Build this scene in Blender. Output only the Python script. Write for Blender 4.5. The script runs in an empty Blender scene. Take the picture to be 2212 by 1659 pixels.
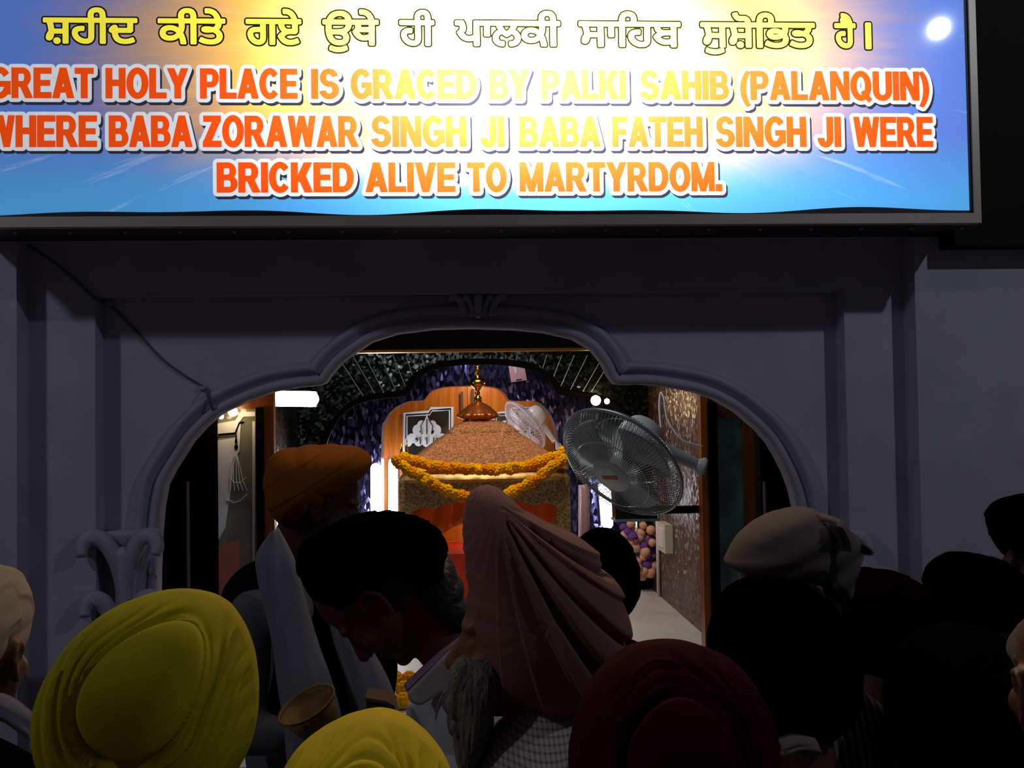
import bpy, bmesh, math, random
import numpy as np
from mathutils import Vector, Matrix

random.seed(7)
SC = bpy.context.scene
COL = SC.collection
PI = math.pi

# ------------------------------------------------------------------ camera
W, H, F = 2212.0, 1659.0, 2200.0
YAW, PITCH, ROLL = math.radians(3.4), math.radians(1.6), -0.0155
CAM = Vector((0, 0, 1.85))
RC = Matrix.Rotation(-YAW, 3, 'Z') @ Matrix.Rotation(PI / 2 + PITCH, 3, 'X') @ Matrix.Rotation(ROLL, 3, 'Z')
cd = bpy.data.cameras.new('camera')
cam = bpy.data.objects.new('camera', cd)
COL.objects.link(cam)
cd.sensor_width = 36
cd.lens = 36 * F / W
cd.clip_start = 0.05
m4 = RC.to_4x4()
m4.translation = CAM
cam.matrix_world = m4
SC.camera = cam


def P(px, py, Y):
    """the point at world depth Y seen at pixel (px, py)"""
    d = RC @ Vector(((px - W / 2) / F, -(py - H / 2) / F, -1))
    return CAM + d * (Y / d.y)


# ------------------------------------------------------------------ world, light, exposure
SC.view_settings.view_transform = 'Standard'
SC.view_settings.look = 'None'
SC.view_settings.exposure = 0
SC.view_settings.gamma = 1
SC.view_settings.use_curve_mapping = False
wd = bpy.data.worlds.new('night')
SC.world = wd
wd.use_nodes = True
wd.node_tree.nodes['Background'].inputs[0].default_value = (0.68, 0.70, 0.95, 1)
wd.node_tree.nodes['Background'].inputs[1].default_value = 0.028


def point_light(name, loc, power, radius, color=(1, 1, 1)):
    l = bpy.data.lights.new(name, 'POINT')
    l.energy = power
    l.shadow_soft_size = radius
    l.color = color
    o = bpy.data.objects.new(name, l)
    o.location = loc
    COL.objects.link(o)
    return o


def area_light(name, loc, rot, power, sx, sy, color=(1, 1, 1)):
    l = bpy.data.lights.new(name, 'AREA')
    l.energy = power
    l.shape = 'RECTANGLE'
    l.size, l.size_y = sx, sy
    l.color = color
    o = bpy.data.objects.new(name, l)
    o.location = loc
    o.rotation_euler = rot
    COL.objects.link(o)
    return o


# courtyard lamps behind the crowd, one right (mirrored in the glossy sign face), one left
YS = 2.95
_p = P(2028, 62, YS)
_d = (_p - CAM)
_t = 0.72
LAMP_R = Vector((_p.x + _d.x * _t, _p.y - _d.y * _t, _p.z + _d.z * _t))
LAMP_L = Vector((-LAMP_R.x - 0.25, LAMP_R.y, LAMP_R.z))
point_light('courtyard_lamp_right', LAMP_R, 37, 0.028, (0.86, 0.9, 1.0))
point_light('courtyard_lamp_left', LAMP_L, 37, 0.12, (0.90, 0.90, 1.0))
# added unseen fill lights that brighten the shrine room and palanquin
area_light('shrine_ceiling_fill', (0.15, 5.55, 2.75), (math.radians(12), 0, 0), 20, 0.9, 0.5, (1.0, 0.93, 0.82))
area_light('shrine_front_fill', (0.1, 3.95, 2.8), (math.radians(28), 0, 0), 5, 1.2, 0.2, (0.95, 0.95, 1.0))
point_light('palanquin_inner_fill', P(1045, 1105, 6.5), 1.6, 0.05, (1.0, 0.86, 0.7))
point_light('shrine_inner_fill', P(1035, 700, 7.62), 9, 0.08, (0.92, 0.92, 1.0))
point_light('shrine_door_fill', P(1035, 800, 8.45), 9, 0.08, (1.0, 0.85, 0.65))


# ------------------------------------------------------------------ materials
def srgb(r, g, b):
    f = lambda c: (c / 255 / 12.92) if c / 255 <= 0.04045 else ((c / 255 + 0.055) / 1.055) ** 2.4
    return (f(r), f(g), f(b), 1)


def nt(m):
    return m.node_tree.nodes, m.node_tree.links


def mat(name, col, rough=0.6, metal=0.0, noise=0.0, nscale=20.0, bump=0.0, bscale=60.0, spec=0.5, sheen=0.0, aniso=None):
    m = bpy.data.materials.new(name)
    m.use_nodes = True
    N, L = nt(m)
    b = N['Principled BSDF']
    b.inputs['Base Color'].default_value = col
    b.inputs['Roughness'].default_value = rough
    b.inputs['Metallic'].default_value = metal
    b.inputs['Specular IOR Level'].default_value = spec
    b.inputs['Sheen Weight'].default_value = sheen
    tc = N.new('ShaderNodeTexCoord')
    src = tc.outputs['Object']
    if aniso:
        mp = N.new('ShaderNodeMapping')
        mp.inputs['Scale'].default_value = aniso
        L.new(src, mp.inputs[0])
        src = mp.outputs[0]
    if noise:
        t = N.new('ShaderNodeTexNoise')
        t.inputs['Scale'].default_value = nscale
        t.inputs['Detail'].default_value = 4
        L.new(src, t.inputs['Vector'])
        mr = N.new('ShaderNodeMapRange')
        mr.inputs[1].default_value, mr.inputs[2].default_value = 0.3, 0.7
        mr.inputs[3].default_value, mr.inputs[4].default_value = 1 - noise, 1 + noise * 0.5
        L.new(t.outputs[0], mr.inputs[0])
        mx = N.new('ShaderNodeMix')
        mx.data_type = 'RGBA'
        mx.blend_type = 'MULTIPLY'
        mx.inputs[0].default_value = 1
        mx.inputs[6].default_value = col
        L.new(mr.outputs[0], mx.inputs[7])
        L.new(mx.outputs[2], b.inputs['Base Color'])
    if bump:
        t = N.new('ShaderNodeTexNoise')
        t.inputs['Scale'].default_value = bscale
        t.inputs['Detail'].default_value = 3
        L.new(src, t.inputs['Vector'])
        bp = N.new('ShaderNodeBump')
        bp.inputs['Strength'].default_value = bump
        bp.inputs['Distance'].default_value = 0.01
        L.new(t.outputs[0], bp.inputs['Height'])
        L.new(bp.outputs[0], b.inputs['Normal'])
    return m


def mosaic(name, c1, c2, scale=70, tilt=0.7, rough=0.12, lines=None, metal=0.9):
    """broken-mirror mosaic: every chip has its own tint and its own tilt"""
    m = bpy.data.materials.new(name)
    m.use_nodes = True
    N, L = nt(m)
    b = N['Principled BSDF']
    b.inputs['Metallic'].default_value = metal
    b.inputs['Roughness'].default_value = rough
    tc = N.new('ShaderNodeTexCoord')
    v = N.new('ShaderNodeTexVoronoi')
    v.inputs['Scale'].default_value = scale
    if lines:
        mp = N.new('ShaderNodeMapping')
        mp.inputs['Scale'].default_value = lines
        L.new(tc.outputs['Object'], mp.inputs[0])
        L.new(mp.outputs[0], v.inputs['Vector'])
    else:
        L.new(tc.outputs['Object'], v.inputs['Vector'])
    sep = N.new('ShaderNodeSeparateColor')
    L.new(v.outputs['Color'], sep.inputs[0])
    rmp = N.new('ShaderNodeValToRGB')
    rmp.color_ramp.elements[0].color = c1
    rmp.color_ramp.elements[1].color = c2
    rmp.color_ramp.elements[0].position = 0.55
    L.new(sep.outputs[0], rmp.inputs[0])
    L.new(rmp.outputs[0], b.inputs['Base Color'])
    s = N.new('ShaderNodeVectorMath')
    s.operation = 'SUBTRACT'
    s.inputs[1].default_value = (0.5, 0.5, 0.5)
    L.new(v.outputs['Color'], s.inputs[0])
    k = N.new('ShaderNodeVectorMath')
    k.operation = 'SCALE'
    k.inputs['Scale'].default_value = tilt
    L.new(s.outputs[0], k.inputs[0])
    g = N.new('ShaderNodeNewGeometry')
    a = N.new('ShaderNodeVectorMath')
    a.operation = 'ADD'
    L.new(k.outputs[0], a.inputs[0])
    L.new(g.outputs['Normal'], a.inputs[1])
    n = N.new('ShaderNodeVectorMath')
    n.operation = 'NORMALIZE'
    L.new(a.outputs[0], n.inputs[0])
    L.new(n.outputs[0], b.inputs['Normal'])
    return m


def glow(name, col, strength):
    m = bpy.data.materials.new(name)
    m.use_nodes = True
    N, L = nt(m)
    b = N['Principled BSDF']
    b.inputs['Base Color'].default_value = (0.02, 0.02, 0.02, 1)
    b.inputs['Emission Color'].default_value = col
    b.inputs['Emission Strength'].default_value = strength
    return m


def wood(name, c1, c2, rough=0.3, axis='Z'):
    m = bpy.data.materials.new(name)
    m.use_nodes = True
    N, L = nt(m)
    b = N['Principled BSDF']
    b.inputs['Roughness'].default_value = rough
    tc = N.new('ShaderNodeTexCoord')
    mp = N.new('ShaderNodeMapping')
    mp.inputs['Scale'].default_value = {'Z': (14, 14, 1.2), 'X': (1.2, 14, 14)}[axis]
    L.new(tc.outputs['Object'], mp.inputs[0])
    t = N.new('ShaderNodeTexNoise')
    t.inputs['Scale'].default_value = 2.5
    t.inputs['Detail'].default_value = 5
    t.inputs['Distortion'].default_value = 0.6
    L.new(mp.outputs[0], t.inputs['Vector'])
    r = N.new('ShaderNodeValToRGB')
    r.color_ramp.elements[0].color = c1
    r.color_ramp.elements[1].color = c2
    r.color_ramp.elements[0].position = 0.35
    r.color_ramp.elements[1].position = 0.65
    L.new(t.outputs[0], r.inputs[0])
    L.new(r.outputs[0], b.inputs['Base Color'])
    return m


def check_cloth(name, base, line, sx, sz, stripes_only=False, lw=0.35):
    m = bpy.data.materials.new(name)
    m.use_nodes = True
    N, L = nt(m)
    b = N['Principled BSDF']
    b.inputs['Roughness'].default_value = 0.85
    tc = N.new('ShaderNodeTexCoord')
    sep = N.new('ShaderNodeSeparateXYZ')
    L.new(tc.outputs['Object'], sep.inputs[0])

    def band(sock, s):
        a = N.new('ShaderNodeMath')
        a.operation = 'MULTIPLY'
        a.inputs[1].default_value = s
        L.new(sock, a.inputs[0])
        f = N.new('ShaderNodeMath')
        f.operation = 'FRACT'
        L.new(a.outputs[0], f.inputs[0])
        c = N.new('ShaderNodeMath')
        c.operation = 'LESS_THAN'
        c.inputs[1].default_value = lw
        L.new(f.outputs[0], c.inputs[0])
        return c.outputs[0]
    v = band(sep.outputs[0], sx)
    if not stripes_only:
        ad = N.new('ShaderNodeMath')
        ad.operation = 'ADD'
        L.new(v, ad.inputs[0])
        L.new(band(sep.outputs[2], sz), ad.inputs[1])
        hf = N.new('ShaderNodeMath')
        hf.operation = 'MULTIPLY'
        hf.inputs[1].default_value = 0.5
        L.new(ad.outputs[0], hf.inputs[0])
        v = hf.outputs[0]
    mx = N.new('ShaderNodeMix')
    mx.data_type = 'RGBA'
    mx.inputs[6].default_value = base
    mx.inputs[7].default_value = line
    L.new(v, mx.inputs[0])
    L.new(mx.outputs[2], b.inputs['Base Color'])
    return m


# ------------------------------------------------------------------ object helpers
def link_mesh(name, verts, faces, m=None, parent=None, smooth=False, loc=None):
    me = bpy.data.meshes.new(name)
    if loc is not None:
        verts = [tuple(Vector(v) - Vector(loc)) for v in verts]
    me.from_pydata([tuple(v) for v in verts], [], faces)
    me.validate()
    bm = bmesh.new()
    bm.from_mesh(me)
    bmesh.ops.recalc_face_normals(bm, faces=bm.faces)
    bm.to_mesh(me)
    bm.free()
    return link_data(name, me, m, parent, smooth, loc)


def link_data(name, me, m=None, parent=None, smooth=False, loc=None):
    o = bpy.data.objects.new(name, me)
    COL.objects.link(o)
    if loc is not None:
        o.location = loc
    if m:
        me.materials.clear()
        me.materials.append(m)
    if smooth:
        me.polygons.foreach_set('use_smooth', [True] * len(me.polygons))
    if parent:
        attach(o, parent)
    return o


def mw(o):
    m = Matrix.LocRotScale(o.location, o.rotation_euler, o.scale)
    return (mw(o.parent) @ o.matrix_parent_inverse @ m) if o.parent else m


def attach(o, parent):
    o.parent = parent
    o.matrix_parent_inverse = mw(parent).inverted()


def tag(o, label=None, cat=None, group=None, kind=None):
    for k, v in (('label', label), ('category', cat), ('group', group), ('kind', kind)):
        if v:
            o[k] = v
    return o


def empty(name, loc, label=None, cat=None, group=None, kind=None):
    o = bpy.data.objects.new(name, None)
    o.empty_display_size = 0.1
    COL.objects.link(o)
    o.location = loc
    return tag(o, label, cat, group, kind)


class MB:
    def __init__(s):
        s.v, s.f = [], []

    def add(s, verts, faces):
        n = len(s.v)
        s.v += [tuple(v) for v in verts]
        s.f += [tuple(i + n for i in f) for f in faces]
        return s

    def box(s, a, b):
        (x0, y0, z0), (x1, y1, z1) = a, b
        return s.add([(x0, y0, z0), (x1, y0, z0), (x1, y1, z0), (x0, y1, z0), (x0, y0, z1), (x1, y0, z1), (x1, y1, z1), (x0, y1, z1)],
                     [(0, 3, 2, 1), (4, 5, 6, 7), (0, 1, 5, 4), (1, 2, 6, 5), (2, 3, 7, 6), (3, 0, 4, 7)])

    def prism(s, pts, depth):
        """pts: world points in order (a planar outline); extruded along vector depth"""
        n = len(pts)
        d = Vector(depth)
        v = [Vector(p) for p in pts] + [Vector(p) + d for p in pts]
        f = [tuple(range(n)), tuple(range(2 * n - 1, n - 1, -1))]
        f += [(i, (i + 1) % n, n + (i + 1) % n, n + i) for i in range(n)]
        return s.add(v, f)

    def tube(s, path, r, seg=10, closed=False, caps=True):
        pts = [Vector(p) for p in path]
        n = len(pts)
        rs = r if hasattr(r, '__len__') else [r] * n
        up = None
        base = len(s.v)
        for i, p in enumerate(pts):
            if closed:
                t = pts[(i + 1) % n] - pts[i - 1]
            else:
                t = pts[min(i + 1, n - 1)] - pts[max(i - 1, 0)]
            t.normalize()
            if up is None:
                up = Vector((0, 0, 1)) if abs(t.z) < 0.9 else Vector((1, 0, 0))
            a = t.cross(up).normalized()
            up = a.cross(t).normalized()
            for k in range(seg):
                an = 2 * PI * k / seg
                s.v.append(tuple(p + (a * math.cos(an) + up * math.sin(an)) * rs[i]))
        for i in range(n if closed else n - 1):
            for k in range(seg):
                a0, b0 = base + i * seg, base + ((i + 1) % n) * seg
                s.f.append((a0 + k, a0 + (k + 1) % seg, b0 + (k + 1) % seg, b0 + k))
        if not closed and caps:
            s.f.append(tuple(base + k for k in range(seg))[::-1])
            s.f.append(tuple(base + (n - 1) * seg + k for k in range(seg)))
        return s

    def lathe(s, prof, c, seg=32, axis=None, scal=None):
        """prof: (radius, height) pairs turned about `axis` through c"""
        ax = Vector(axis or (0, 0, 1)).normalized()
        u = ax.orthogonal().normalized()
        if abs(ax.z) > 0.99:
            u = Vector((1, 0, 0))
        w = ax.cross(u)
        c = Vector(c)
        base = len(s.v)
        for (r, h) in prof:
            for k in range(seg):
                an = 2 * PI * k / seg
                q = scal(an, r, h) if scal else (r, h)
                s.v.append(tuple(c + ax * q[1] + (u * math.cos(an) + w * math.sin(an)) * q[0]))
        for i in range(len(prof) - 1):
            for k in range(seg):
                a0, b0 = base + i * seg, base + (i + 1) * seg
                s.f.append((a0 + k, a0 + (k + 1) % seg, b0 + (k + 1) % seg, b0 + k))
        if prof[0][0] > 1e-6:
            s.f.append(tuple(base + k for k in range(seg))[::-1])
        if prof[-1][0] > 1e-6:
            s.f.append(tuple(base + (len(prof) - 1) * seg + k for k in range(seg)))
        return s

    def ball(s, c, r, nu=16, nv=10, M=None):
        r = Vector((r, r, r)) if not hasattr(r, '__len__') else Vector(r)
        base = len(s.v)
        pts = [Vector((0, 0, 1))]
        for j in range(1, nv):
            t = PI * j / nv
            for i in range(nu):
                a = 2 * PI * i / nu
                pts.append(Vector((math.sin(t) * math.cos(a), math.sin(t) * math.sin(a), math.cos(t))))
        pts.append(Vector((0, 0, -1)))
        for p in pts:
            q = Vector((p.x * r.x, p.y * r.y, p.z * r.z))
            if M is not None:
                q = M @ q
            s.v.append(tuple(q + Vector(c)))
        f = s.f
        for i in range(nu):
            f.append((base, base + 1 + i, base + 1 + (i + 1) % nu))
        for j in range(nv - 2):
            for i in range(nu):
                a0, b0 = base + 1 + j * nu, base + 1 + (j + 1) * nu
                f.append((a0 + i, b0 + i, b0 + (i + 1) % nu, a0 + (i + 1) % nu))
        last = base + len(pts) - 1
        a0 = base + 1 + (nv - 2) * nu
        for i in range(nu):
            f.append((a0 + i, last, a0 + (i + 1) % nu))
        return s

    def capsule(s, p, q, r1, r2, seg=14):
        p, q = Vector(p), Vector(q)
        d = q - p
        L = d.length
        if L < 1e-5:
            return s.ball(p, max(r1, r2))
        prof = [(0.0, -r1)] + [(r1 * math.cos(a), r1 * math.sin(a)) for a in [-PI / 2 + PI / 8 * k for k in range(1, 5)]]
        prof += [(r2 * math.cos(a), L + r2 * math.sin(a)) for a in [PI / 8 * k for k in range(0, 4)]] + [(0.0, L + r2)]
        prof[0] = (1e-5, -r1)
        prof[-1] = (1e-5, L + r2)
        return s.lathe(prof, p, seg, d)

    def build(s, name, m=None, parent=None, smooth=False, loc=None):
        return link_mesh(name, s.v, s.f, m, parent, smooth, loc)

    def fused(s, name, m, parent=None, voxel=0.012, smooth_it=4, loc=None):
        """one continuous surface from the overlapping volumes"""
        me = bpy.data.meshes.new('tmp')
        me.from_pydata(s.v, [], s.f)
        bm = bmesh.new()
        bm.from_mesh(me)
        bmesh.ops.recalc_face_normals(bm, faces=bm.faces)
        bm.to_mesh(me)
        bm.free()
        o = bpy.data.objects.new('tmp', me)
        COL.objects.link(o)
        r = o.modifiers.new('r', 'REMESH')
        r.mode = 'VOXEL'
        r.voxel_size = voxel
        if smooth_it:
            sm = o.modifiers.new('s', 'SMOOTH')
            sm.factor = 0.5
            sm.iterations = smooth_it
        dg = bpy.context.evaluated_depsgraph_get()
        res = bpy.data.meshes.new_from_object(o.evaluated_get(dg))
        bpy.data.objects.remove(o)
        bpy.data.meshes.remove(me)
        res.name = name
        if loc is not None:
            res.transform(Matrix.Translation(-Vector(loc)))
        return link_data(name, res, m, parent, True, loc)


def spline(pts, n=8, closed=False):
    """Catmull-Rom through pts"""
    pts = [Vector(p) for p in pts]
    k = len(pts)
    out = []
    for i in range(k if closed else k - 1):
        if closed:
            a, b, c, d = pts[i - 1], pts[i], pts[(i + 1) % k], pts[(i + 2) % k]
        else:
            a, b, c, d = pts[max(i - 1, 0)], pts[i], pts[i + 1], pts[min(i + 2, k - 1)]
        for j in range(n):
            t = j / n
            out.append(0.5 * ((2 * b) + (c - a) * t + (2 * a - 5 * b + 4 * c - d) * t * t + (3 * b - a - 3 * c + d) * t ** 3))
    if not closed:
        out.append(pts[-1])
    return out


# ------------------------------------------------------------------ palette
M_wall = mat('lilac_white_plaster', srgb(178, 176, 192), 0.8, noise=0.10, nscale=6, bump=0.15, bscale=40)
M_reveal = mat('plaster_moulding', srgb(170, 166, 184), 0.55, noise=0.08, nscale=9)
M_darkbox = mat('dark_brown_matte', srgb(22, 17, 15), 0.7, spec=0.2)
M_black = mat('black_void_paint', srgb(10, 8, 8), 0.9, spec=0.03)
M_alu = mat('aluminium', srgb(176, 170, 158), 0.4, 0.25)
M_boxside = mat('dark_sheet_metal', srgb(48, 44, 42), 0.5, 0.4)
M_gold = mat('polished_gold', srgb(225, 165, 62), 0.22, 1.0)
M_goldtrim = mat('gold_strip', srgb(200, 140, 60), 0.3, 1.0)
M_wood_dark = wood('dark_wood', srgb(52, 26, 12), srgb(80, 42, 18))
M_wood = wood('orange_teak', srgb(196, 104, 28), srgb(222, 132, 44))
M_wood_mid = wood('brown_teak', srgb(100, 50, 16), srgb(132, 68, 22))
M_mos_blue = mosaic('blue_mirror_mosaic', srgb(52, 50, 84), srgb(130, 128, 196), 50, 0.4, 0.25, (1, 1, 0.45))
M_mos_green = mosaic('dark_mirror_mosaic', srgb(16, 20, 20), srgb(64, 78, 76), 55, 0.3, 0.28)
M_mos_gold = mosaic('amber_mirror_mosaic', srgb(34, 19, 13), srgb(112, 70, 46), 55, 0.45, 0.32, None, 0.35)
M_mirrorstrip = mat('mirror_strip', srgb(190, 205, 205), 0.3, 0.6)
M_white_marble = mat('white_marble', srgb(205, 198, 194), 0.5, noise=0.06, nscale=3)
M_white = mat('white_plastic', srgb(232, 222, 224), 0.35)
M_cream = mat('cream_plastic', srgb(205, 200, 175), 0.4)
M_frost = mat('frosted_glass', srgb(238, 246, 255), 0.5)
M_glassdark = mat('dark_mirror_glass', srgb(120, 116, 104), 0.08, 0.85)
M_glassteal = mat('teal_glass', srgb(110, 150, 150), 0.25, 0.2, noise=0.5, nscale=7)
M_fan = mat('grey_fan_plastic', srgb(186, 196, 198), 0.4)
M_fanwire = mat('grey_fan_wire', srgb(150, 160, 158), 0.3, 0.5)
M_fanwhite = mat('white_fan_plastic', srgb(236, 224, 228), 0.3)
M_red = mat('red_print', srgb(180, 50, 30), 0.5)
M_marigold = mat('marigold', srgb(230, 160, 0), 0.95, noise=0.3, nscale=60, spec=0.05)
M_marigold2 = mat('deep_marigold', srgb(226, 136, 0), 0.95, noise=0.3, nscale=60, spec=0.05)
M_satin = mat('orange_satin', srgb(252, 100, 16), 0.35, noise=0.25, nscale=7, bump=0.5, bscale=12, aniso=(1, 1, 0.25))
M_redcloth = mat('red_cloth', srgb(220, 52, 16), 0.6, noise=0.2, nscale=20)
M_peach = mat('peach_flower', srgb(240, 180, 150), 0.6, noise=0.2, nscale=40)
M_purple = mat('purple_petal', srgb(120, 70, 170), 0.6, noise=0.3, nscale=40)
M_pink = mat('pink_plastic', srgb(226, 170, 176), 0.25)
M_cable = mat('grey_cable', srgb(96, 92, 100), 0.6)
M_rod = mat('steel_rod', srgb(170, 150, 140), 0.3, 0.8)


def brocade(name, c1, c2):
    m = bpy.data.materials.new(name)
    m.use_nodes = True
    N, L = nt(m)
    b = N['Principled BSDF']
    b.inputs['Roughness'].default_value = 0.5
    b.inputs['Metallic'].default_value = 0.35
    tc = N.new('ShaderNodeTexCoord')
    v = N.new('ShaderNodeTexVoronoi')
    v.inputs['Scale'].default_value = 170
    L.new(tc.outputs['Object'], v.inputs['Vector'])
    w = N.new('ShaderNodeTexNoise')
    w.inputs['Scale'].default_value = 75
    w.inputs['Detail'].default_value = 5
    L.new(tc.outputs['Object'], w.inputs['Vector'])
    r = N.new('ShaderNodeValToRGB')
    e = r.color_ramp.elements
    e[0].color, e[0].position = c1, 0.36
    e[1].color, e[1].position = c2, 0.62
    L.new(w.outputs[0], r.inputs[0])
    mx = N.new('ShaderNodeMix')
    mx.data_type = 'RGBA'
    mx.blend_type = 'MULTIPLY'
    mx.inputs[0].default_value = 0.25
    L.new(r.outputs[0], mx.inputs[6])
    L.new(v.outputs['Distance'], mx.inputs[7])
    L.new(mx.outputs[2], b.inputs['Base Color'])
    bp = N.new('ShaderNodeBump')
    bp.inputs['Strength'].default_value = 0.6
    bp.inputs['Distance'].default_value = 0.01
    L.new(v.outputs['Distance'], bp.inputs['Height'])
    L.new(bp.outputs[0], b.inputs['Normal'])
    return m


M_brocade = brocade('gold_brocade', srgb(128, 104, 62), srgb(206, 178, 122))
M_roof = brocade('copper_brocade', srgb(158, 88, 50), srgb(212, 146, 92))


# ================================================================== THE SETTING
Y0, Y1, Y2 = 3.20, 3.29, 3.37          # outer wall face, first step, arch panel
YB = 3.72                               # back of the front wall
FLOOR_IN = 0.60
TOP = 3.9

tag(MB().box((-6, -4, -0.1), (6, Y0 + 0.02, 0)).build('floor', mat('stone_floor', srgb(150, 140, 132), 0.5, noise=0.2)), kind='structure')


def step_wall():
    mb = MB()
    xl0, xr0 = P(36, 800, Y0).x, P(1981, 800, Y0).x
    xl1, xr1 = P(206, 900, Y1).x, P(1829, 900, Y1).x
    zt1 = P(1000, 512, Y0).z             # head of the first step (under the sign)
    zt2 = P(1000, 633, Y1).z
    # outer wall: left field, right field, head
    mb.box((-5, Y0, 0), (xl0, YB, TOP))
    mb.box((xr0, Y0, 0), (5, YB, TOP))
    mb.box((xl0, Y0, zt1), (xr0, YB, TOP))
    # first step frame
    mb.box((xl0, Y1, 0), (xl1, YB, zt1))
    mb.box((xr1, Y1, 0), (xr0, YB, zt1))
    mb.box((xl1, Y1, zt2), (xr1, YB, zt1))
    return mb, xl1, xr1, zt2


ARCH = [(338, 1330), (339, 1240), (342, 1160), (347, 1100), (356, 1050), (372, 1018), (388, 993), (412, 955), (440, 924), (475, 894), (535, 865), (590, 846), (645, 836),
        (690, 832), (704, 826), (716, 808), (738, 783), (763, 764), (804, 737), (858, 720), (937, 710), (1016, 708), (1111, 711), (1175, 717), (1238, 731),
        (1277, 754), (1300, 783), (1316, 814), (1328, 829), (1345, 831), (1386, 830), (1432, 834), (1500, 846), (1546, 862), (1592, 889), (1638, 928),
        (1664, 958), (1683, 990), (1700, 1025), (1713, 1060), (1722, 1100), (1728, 1160), (1731, 1240), (1732, 1330)]


def arch_outline():
    w = [P(x, y, Y2) for x, y in ARCH]
    p = [(v.x, v.z) for v in w]
    p = [(p[0][0], 0.0)] + p + [(p[-1][0], 0.0)]
    return p


def offset_line(p, d):
    """2-D polyline moved to its left by d"""
    out = []
    n = len(p)
    for i in range(n):
        a, b = Vector(p[max(i - 1, 0)]), Vector(p[min(i + 1, n - 1)])
        c = Vector(p[i])
        t1 = (c - a).normalized() if i > 0 else (b - c).normalized()
        t2 = (b - c).normalized() if i < n - 1 else t1
        n1, n2 = Vector((-t1.y, t1.x)), Vector((-t2.y, t2.x))
        m = (n1 + n2)
        if m.length < 1e-6:
            m = n1
        m.normalize()
        k = 1 / max(0.6, m.dot(n1))
        out.append(c + m * d * k)
    return out


mbw, PXL, PXR, PZT = step_wall()
ao = arch_outline()
tag(mbw.build('wall_front', M_wall), kind='structure')
# arch panel with the opening through it
pan = [(PXL, 0)] + [(PXL, PZT), (PXR, PZT), (PXR, 0)]
poly = [(PXL, 0.0), (PXL, PZT), (PXR, PZT), (PXR, 0.0)] + ao[::-1]
mb = MB().prism([(x, Y2, z) for x, z in poly], (0, 0.06, 0))
tag(mb.build('wall_arch', M_wall), kind='structure')

# cusped moulding round the opening
prof = [(0.000, 0.0), (0.001, -0.014), (0.012, -0.022), (0.024, -0.020), (0.031, -0.006), (0.038, -0.006), (0.043, -0.020), (0.055, -0.034), (0.066, -0.032), (0.074, -0.018), (0.080, 0.0)]
ln = spline([Vector((x, z, 0)) for x, z in ao], 4)
ln2 = [(v.x, v.y) for v in ln]
rows = []
for d, h in prof:
    rows.append([(q[0], Y2 + h, q[1]) for q in offset_line(ln2, d * 1.0)])
mb = MB()
n = len(ln2)
mb.add([v for r in rows for v in r], [(j * n + i, j * n + i + 1, (j + 1) * n + i + 1, (j + 1) * n + i) for j in range(len(rows) - 1) for i in range(n - 1)])
tag(mb.build('trim_1', M_reveal, smooth=True), kind='structure')


def acanthus(mb, c, h, w, y, side):
    """one curled leaf: stem up, tip rolling outward"""
    pts = [(0.05 * side * w, 0), (0.10 * side * w, 0.35 * h), (0.2 * side * w, 0.65 * h), (0.48 * side * w, 0.92 * h), (0.85 * side * w, 1.0 * h), (1.05 * side * w, 0.86 * h), (1.02 * side * w, 0.72 * h)]
    path = spline([(c[0] + a, y - 0.012 - 0.012 * i, c[1] + b) for i, (a, b) in enumerate(pts)], 5)
    k = len(path)
    mb.tube(path, [0.016 + 0.012 * math.sin(PI * i / (k - 1)) for i in range(k)], 8)


def capital(name, px):
    mb = MB()
    a, b = P(px, 1345, Y2), P(px, 1150, Y2)
    c = Vector((a.x, Y2, a.z))
    hh = b.z - a.z
    mb.lathe([(0.060, -1.2), (0.060, -0.02), (0.072, -0.015), (0.075, 0.01), (0.06, 0.03), (0.055, 0.08), (0.058, 0.17), (0.075, 0.25), (0.095, 0.285), (0.095, 0.30)], (c.x, Y2 + 0.01, c.z), 24)
    for s in (-1, 1):
        acanthus(mb, (c.x + s * 0.005, c.z + hh * 0.30), hh * 0.70, 0.105, Y2 - 0.045, s)
        acanthus(mb, (c.x + s * 0.02, c.z - hh * 0.28), hh * 0.62, 0.080, Y2 - 0.05, s)
    mb.capsule((c.x, Y2 - 0.07, c.z + 0.0), (c.x, Y2 - 0.085, c.z + hh * 0.8), 0.016, 0.024)
    return tag(mb.build(name, M_reveal, smooth=True), kind='structure')


capital('trim_2', 285)
capital('trim_3', 1775)
# scroll keystone at the crown of the arch
mb = MB()
for s in (-1, 1):
    for k, (dx, dy, r) in enumerate([(12, 0, 0.010), (30, 0, 0.012)]):
        path = spline([P(1033 + s * (dx + o), y, Y2 - 0.045) for o, y in ((0, 682), (2, 665), (10, 648), (24 if k else 14, 640), (26 if k else 16, 650))], 5)
        mb.tube(path, r, 8)
mb.capsule(P(1033, 680, Y2 - 0.05), P(1033, 645, Y2 - 0.05), 0.012, 0.016)
tag(mb.build('trim_4', M_reveal, smooth=True), kind='structure')
# dark box on the wall to the right of the sign
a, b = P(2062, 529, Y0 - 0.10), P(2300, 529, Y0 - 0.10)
tag(MB().box((a.x, Y0 - 0.10, a.z), (5, Y0, TOP)).build('trim_5', M_darkbox), kind='structure')

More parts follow.
